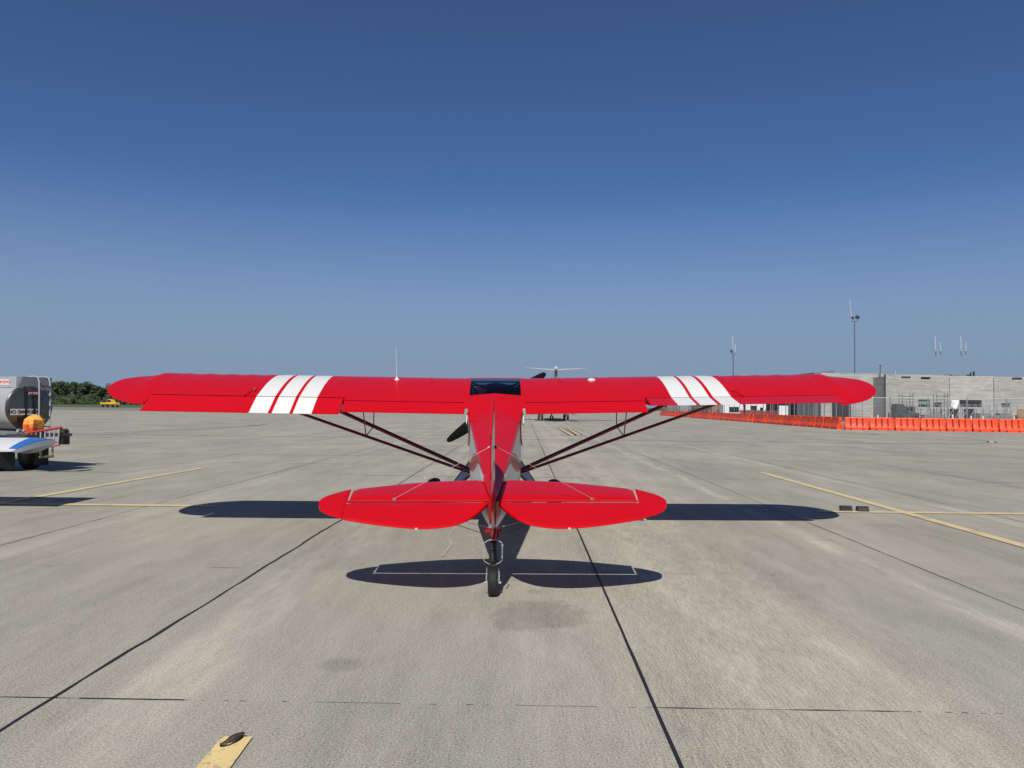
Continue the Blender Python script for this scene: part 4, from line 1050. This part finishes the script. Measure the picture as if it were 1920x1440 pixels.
b = MB(); b.prism([(X(1518, 125), Z(1518, 699.5, 125)), (X(1556, 125), Z(1556, 695, 125)), (X(1556, 125), Z(1556, 706, 125)), (X(1518, 125), Z(1518, 706, 125))], 'y', 18, 26); b.box((X(1537, 125), 22, 3.4), (3.1, 7.9, 6.7)); b.build('roof_canopy', 'grey', B, 0)
b = MB()
for px_, py_, w_, h_ in ((1800, 705.5, 1.2, .25), (1813, 705.2, 2.2, .12), (1823, 708, .35, .9), (1870, 706, 4.8, .08), (1834, 702, .2, .9), (1828, 702, .15, .6), (1786, 703.5, 1., .25)):
    b.box((X(px_), .9, Z(px_, py_)), (w_, .2, h_))
b.build('parapet_pipework', 'darkgrey', B, 0)
b = MB()
for px_ in (1781, 1864): b.box((X(px_), -.012, 3.2), (.05, .02, 6.4))
b.box((X(1660), -.03, 3.4), (.14, .06, 6.6)); b.build('control_joint', 'darkgrey', B, 0)
# steel framed shed further left, behind the receding barriers
B2 = empty('unfinished_steel_hall', (50, 135, 0)); tag(B2, 'dark open steel framed hall with pale panels seen under the right wing', 'building')
X2 = lambda px: (px-960)/1400*135-50
b = MB(); b.box((X2(1520), 9, 3), (14, .3, 6)); b.box((X2(1520), 4.5, 5.9), (14.5, 9, .3)); b.box((X2(1520), 4.5, .02), (14.5, 9, .04)); b.build('hall_shell', 'darkgrey', B2, 0)
b = MB()
for px_ in (1448, 1480, 1510, 1541, 1571, 1594): b.box((X2(px_), -.1, 2.9), (.3, .3, 5.8))
b.build('steel_column', 'poleg', B2, 0)
b = MB(); b.box((X2(1410), 0, 2.), (3.2, .4, 4)); b.box((X2(1470), .2, 1.2), (1.6, .2, 2.2)); b.build('pale_wall_panel', 'tarpwhite', B2, 0)
b = MB(); b.box(((1372-960)/1400*172-50, 37, 2.6), (11, .4, 5.2)); b.box(((1312-960)/1400*176-50, 41, 2.6), (9, .4, 5.2)); b.build('masonry_wall', 'cmu', B2, 0)
b = MB(); b.tube([(X2(1540), -.5, .3), (X2(1547), .2, 2.3)], .05, 6); b.tube([(X2(1546), -.5, .3), (X2(1553), .2, 2.3)], .05, 6)
for k in range(6): b.tube([(X2(1541+k*1.2), -.4+.1*k, .6+.3*k), (X2(1547+k*1.2), -.4+.1*k, .6+.3*k)], .035, 6)
lo = b.build('step_ladder', 'alu', None); lo.location = (50, 134.6, 0); tag(lo, 'small aluminium ladder leaning in the dark hall under the wing tip', 'ladder')
b = MB(); rr = random.Random(9)
bz = empty('jersey_storage_container', (X2(1370)+50, 128, 0)); tag(bz, 'white site cabin behind the orange barriers under the right aileron', 'cabin')
b.box((0, 0, 1.3), (7.2, 2.4, 2.5)); b.build('cabin_shell', 'tarpwhite', bz, 0)
b = MB(); b.box((-1.8, -1.22, 1.5), (1.6, .05, .9)); b.box((1.5, -1.22, 1.2), (1.1, .05, 2.)); b.box((2.9, -1.22, 1.5), (.6, .05, .8)); b.build('window', 'glassdark', bz, 0)
bz.name = 'site_cabin'
for j, (px_, D_, w_, h_, m_, lab) in enumerate(((1262, 172, 4, 3.2, 'cmu_dark', 'grey stack of block pallets farthest left behind the barriers'), (1290, 165, 5, 3.0, 'galv', 'pale metal panel stack left of the site cabin'), (1318, 150, 4.6, 2.8, 'darkgrey', 'dark dumpster behind the second white wing band'), (1345, 142, 3.4, 3., 'wood', 'brown timber stack beside the white site cabin'))):
    o = empty('material_stack', (wx(px_, D_), D_, 0)); tag(o, lab, 'material stack')
    b = MB()
    for k in range(6): b.box((rr.uniform(-.1, .1), 0, h_*(k+.5)/6), (w_*rr.uniform(.9, 1), 1.6, h_/6*.88))
    b.build('stacked_load', m_, o, 0); b = MB()
    for s_ in (-.4, 0, .4): b.box((w_*s_, -.84, h_*.5), (.12, .05, h_))
    b.build('strap', 'black', o, 0)
# scaffolding in front of the block wall
SC = empty('scaffold', (66, 101, 0)); tag(SC, 'long galvanised pipe scaffold with planks along the block wall', 'scaffold')
Xs = lambda px: (px-960)/1400*101-66
b = MB(); xs_ = [Xs(1722+i*13.2) for i in range(15)]
for x_ in xs_:
    for yy_ in (0, 1.2): b.tube([(x_, yy_, 0), (x_, yy_, 2.6)], .035, 5)
    for z_ in (.6, 1.2, 1.8): b.tube([(x_, 0, z_), (x_, 1.2, z_)], .025, 5)
for i in range(len(xs_)-1):
    b.tube([(xs_[i], 0, .3), (xs_[i+1], 0, 1.9)], .022, 5); b.tube([(xs_[i], 0, 2.5), (xs_[i+1], 0, 2.5)], .025, 5)
b.build('scaffold_frame', 'galv', SC)
b = MB(); b.box(((Xs(1722)+Xs(1908))/2, .6, 2.02), (Xs(1908)-Xs(1722), 1.2, .09)); b.build('scaffold_plank', 'alu', SC, 0)
for j, px_ in enumerate((1702, 1767)):
    o = empty('scaffold_tower', (wx(px_, 103), 103, 0)); tag(o, ('left' if j == 0 else 'right')+' of two narrow dark scaffold towers rising above the fence before the block wall', 'scaffold', 'narrow scaffold towers')
    b = MB()
    for sx in (-.75, .75):
        for sy in (0, .8): b.tube([(sx, sy, 0), (sx, sy, 4.0+sx*.1)], .05, 5)
    for z_ in [.4+.4*k for k in range(9)]: b.tube([(-.75, 0, z_), (.75, 0, z_)], .03, 5)
    for z_ in (.3, 1.5, 2.7): b.tube([(-.75, 0, z_), (.75, 0, z_+1.2)], .03, 5)
    b.build('tower_frame', 'poleg', o)
for j, (px_, n_, lab) in enumerate(((1738, 4, 'left pallet of grey blocks under the scaffold'), (1756, 4, 'second pallet of grey blocks under the scaffold, left of white tarp'), (1842, 5, 'pallet of grey blocks under the scaffold right of the white tarp'), (1861, 4, 'pallet of grey blocks right beside the red drum'), (1880, 5, 'pallet of grey blocks second from the right under the scaffold'), (1898, 4, 'rightmost pallet of grey blocks beside the plywood sheet'))):
    o = empty('block_pallet', (wx(px_, 98), 98, 0)); tag(o, lab, 'block pallet', 'pallets of concrete blocks')
    b = MB(); rr = random.Random(j)
    for k in range(n_):
        for q in range(3): b.box((-.42+.42*q, 0, .2+.27*k), (.39, 1., .23))
    b.build('blocks', 'cmu_dark', o, 0); b = MB(); b.box((0, 0, .05), (1.3, 1.1, .09)); b.build('pallet', 'wood', o, 0)
o = empty('telehandler', (wx(1694, 99), 99, 0), radians(8)); tag(o, 'dark telehandler parked at the left end of the block wall', 'telehandler')
b = MB(); b.box((0, 0, 1.), (3.4, 1.6, .7)); b.prism([(-1.4, 1.3), (-1.3, 2.5), (-.3, 2.5), (-.1, 1.3)], 'y', -.6, .6); b.build('chassis', 'darkgrey', o, 0)
b = MB(); b.tube([(-1.5, .5, 2.0), (2.6, .5, 1.1)], .2, 4); b.build('boom', 'poleg', o, 0)
for xx in (-1.1, 1.1):
    b = MB(); b.lathe([(-.2, .2), (-.22, .5), (.22, .5), (.2, .2)], (xx, -.8, .52), 'y', 16); b.build('wheel', 'black', o)
b = MB(); b.grid([[(.5*u+.08*sin(v*5), .1*sin(u*4+v*3), 2.7-1.25*v*(1-.35*abs(u-.3))) for u in (-.9, -.5, -.1, .3, .6, .9)] for v in (0, .2, .4, .6, .8, 1.)]); o = b.build('white_tarp', 'tarpwhite', None, 40); o.location = (wx(1790, 97), 97, .35)
sm = o.modifiers.new('thick', 'SOLIDIFY'); sm.thickness = .03
tag(o, 'white tarpaulin hung over the scaffold middle', 'tarpaulin')
b = MB(); b.lathe([(0, .0), (.0, .22), (.9, .22), (1., .12), (1.15, .05), (1.2, 0)], (0, 0, 0), 'z', 14); o = b.build('red_gas_cylinder', 'ladred', None, 40); o.location = (wx(1864, 63.4), 63.4, 0); tag(o, 'red gas cylinder standing behind the orange barriers', 'gas cylinder')
b = MB(); b.box((0, 0, 1.0), (2.2, .06, 2.0)); b.box((0, -.05, 1.0), (2.2, .05, .1)); b.box((-1., .3, .6), (.08, .6, 1.2)); o = b.build('plywood_sheet', 'wood', None, 0); o.location = (wx(1924, 95), 95, 0); tag(o, 'brown plywood sheet at the right edge behind the barriers', 'plywood')
for j, (px_, D_) in enumerate(((1646, 64.8), (1786, 64), (1821, 64), (1843, 63.6), (1901, 63), (1648-14, 65))):
    b = MB(); b.tube([(0, 0, 0), (0, 0, 1.25 if j != 1 else 1.35)], .07, 8); b.box((0, 0, .04), (.4, .4, .06)); o = b.build('delineator_post', 'tarpwhite', None); o.location = (wx(px_, D_), D_, 0)
    tag(o, ['white delineator post below the right wing tip, right one of its pair', 'white delineator post under the white tarpaulin', 'white delineator post second right of the tarpaulin', 'white delineator post left of the red gas cylinder', 'white delineator post nearest the right edge behind barriers', 'white delineator post below the right wing tip, left one of its pair'][j], 'post', 'white posts behind the barriers')

# ------------------------------------------------------------------ light masts and antennas
def lightmast(px_, D_, hp, lab, lamps, whips):
    o = empty('light_mast', (wx(px_, D_), D_, 0)); tag(o, lab, 'light mast', 'apron light masts')
    k = D_/1400
    b_ = MB(); b_.tube([(0, 0, 0), (0, 0, hp)], [.9*k, .75*k], 10); b_.tube([(-5*k, 0, hp-.1), (5*k, 0, hp-.1)], .5*k, 6); b_.build('pole', 'poleg', o)
    for dx, dz, w_, tilt in lamps:
        l_ = MB(); R_ = Matrix.Rotation(tilt, 3, 'Y'); l_.box((dx*k, 0, hp+dz*k), (w_*k, .6, 5*k), rot=R_); l_.box((dx*k, -.35, hp+dz*k), (w_*k*.7, .15, 3.6*k), rot=R_); l_.tube([(dx*k, 0, hp+(dz-2)*k), (dx*.9*k, 0, hp-.1)], .4*k, 6); l_.build('floodlight', 'darkgrey', o)
    for dx, z0_, z1_, lean in whips:
        w2_ = MB(); w2_.tube([(dx*k, 0, hp+z0_*k), ((dx+lean)*k, 0, hp+z1_*k)], [.8*k, .6*k], 8); w2_.build('whip_antenna', 'jetwhite', o)
    return o
lightmast(1603, 150, 19.6, 'tall apron light mast with leaning white whip antenna above the block building', [(5.5, 7, 6, .3), (-4, 5.5, 3, -.3)], [(-5, 1, 41, -4)])
lightmast(1374.8, 220, 18.0, 'distant apron light mast with two whip antennas above the right wing', [(-3.2, 4, 2.5, -.6)], [(-.5, 7, 34, -.6), (4, 3, 18, 0)])
def twin(px_, D_, ztop, zc, lab, lean):
    o = empty('radio_antenna_mast', (wx(px_, D_), D_, 0)); tag(o, lab, 'antenna', 'twin radio antennas behind the block wall'); k = D_/1400
    b_ = MB(); b_.tube([(0, 0, 0), (0, 0, zc-.1)], .7*k, 8); b_.tube([(-5*k, 0, zc+.5*k), (-1*k, 0, zc-2.*k), (5*k, 0, zc+.5*k)], .5*k, 6); b_.build('mast_pole', 'galv', o)
    for dx, z1_, ln in ((-5.2, ztop, lean), (4, ztop-11*k, lean*.4)):
        c_ = MB(); c_.tube([(dx*k, 0, zc), (dx*k, 0, zc+9*k)], .6*k, 6); c_.build('antenna_base', 'poleg', o)
        c_ = MB(); c_.tube([(dx*k, 0, zc+9*k), ((dx+ln)*k, 0, z1_)], .9*k, 8); c_.build('antenna_whip', 'jetwhite', o)
twin(1760.5, 110, 12.65, 9.75, 'twin white radio antenna mast, left of the pair on the block building', -1.6)
twin(1808, 110, 12.7, 9.8, 'twin white radio antenna mast, right of the pair on the block building', -.3)
b = MB(); b.tube([(0, 0, 5.6), (0, 0, 8.)], .06, 6); b.lathe([(0, 0), (.05, .12), (.2, .12), (.25, 0)], (0, 0, 8.), 'z', 10); o = b.build('roof_beacon', 'poleg', None); o.location = (wx(1651, 108), 108, 0); tag(o, 'small thin rooftop beacon above the right wing tip', 'beacon')
b = MB(); b.tube([(0, 0, 5.6), (0, 0, 7.35)], .07, 6); b.box((0, 0, 6.3), (.2, .2, .1)); o = b.build('roof_vent_pipe', 'jetwhite', None); o.location = (wx(1679.5, 108), 108, 0); tag(o, 'short white vent pipe on the block building roof', 'vent pipe')

# ------------------------------------------------------------------ regional jet far behind
J = empty('regional_jet', (5.0, 88, 0), radians(-2)); tag(J, 'distant T-tailed regional jet seen from behind over the red wing', 'airplane')
b = MB(); b.tube([(0, -6.5, 2.7), (0, -4, 2.4), (0, 0, 2.1), (0, 14, 2.1), (0, 18, 2.0), (0, 20.3, 1.8)], [.15, .8, 1.3, 1.34, 1.1, .15], 24); b.build('fuselage', 'jetwhite', J, 40)
for sg in (-1, 1):
    b = MB(); b.grid([[(0, 9.6, 1.15), (0, 9.6, 1.35), (0, 4.8, 1.3), (0, 4.8, 1.1)], [(sg*10.3, 5.2, 1.65), (sg*10.3, 5.2, 1.7), (sg*10.3, 4., 1.68), (sg*10.3, 4., 1.63)], [(sg*10.6, 4.6, 2.6), (sg*10.62, 4.6, 2.6), (sg*10.62, 4., 2.6), (sg*10.6, 4., 2.6)]], 0, True, True); b.build('wing', 'jetwhite', J, 30)
    b = MB(); b.lathe([(0, .35), (.3, .55), (2.4, .62), (3.2, .55), (3.3, .45)], (sg*2.0, -3.6, 3.0), 'y', 20); b.tube([(sg*1.2, -2, 2.9), (sg*1.7, -2, 3.)], .3, 8, flat=.3); b.build('engine', 'jetgrey', J, 40)
    b = MB(); b.grid([[(sg*.0, -5.9, 5.55), (sg*.0, -5.9, 5.80), (0, -7.6, 5.66), (0, -7.6, 5.56)], [(sg*3.25, -6.9, 5.83), (sg*3.25, -6.9, 5.88), (sg*3.25, -7.8, 5.86), (sg*3.25, -7.8, 5.83)]], 0, True, True); b.build('tailplane', 'jetwhite', J, 30)
    b = MB()
    for d_ in (-.21, .21): b.lathe([(-.12, .1), (-.14, .34), (-.09, .38), (.09, .38), (.14, .34), (.12, .1)], (sg*1.59+d_, 5, .38), 'x', 20)
    b.build('main_wheel', 'black', J, 40)
    b = MB(); b.tube([(sg*1.59, 5, .4), (sg*1.5, 5, 1.3)], .12, 8); b.prism([(sg*1.9, 1.15), (sg*2.1, 1.15), (sg*2.75, .72), (sg*3.0, .42), (sg*2.78, .62), (sg*2.3, .68)], 'y', 4.6, 4.75); b.build('gear_strut', 'jetgrey', J)
b = MB(); b.prism([(-4.2, 3.), (-6.6, 3.), (-7.5, 5.7), (-5.9, 5.7)], 'x', -.16, .16); b.build('fin', 'jetgrey', J, 0)
b = MB(); b.tube([(0, -5.6, 5.75), (0, -6.4, 5.85), (0, -7.9, 5.85)], [.08, .2, .17], 12); b.build('tail_bullet_fairing', 'jetwhite', J, 40)
b = MB()
for d_ in (-.16, .16): b.lathe([(-.07, .06), (-.09, .2), (.09, .2), (.07, .06)], (d_, 16.6, .22), 'x', 16)
b.tube([(0, 16.6, .3), (0, 16.6, 1.2)], .08, 8); b.build('nose_wheel', 'black', J)
print('faces', sum(len(o.data.polygons) for o in C.objects if o.type == 'MESH'), 'objs', len(C.objects))
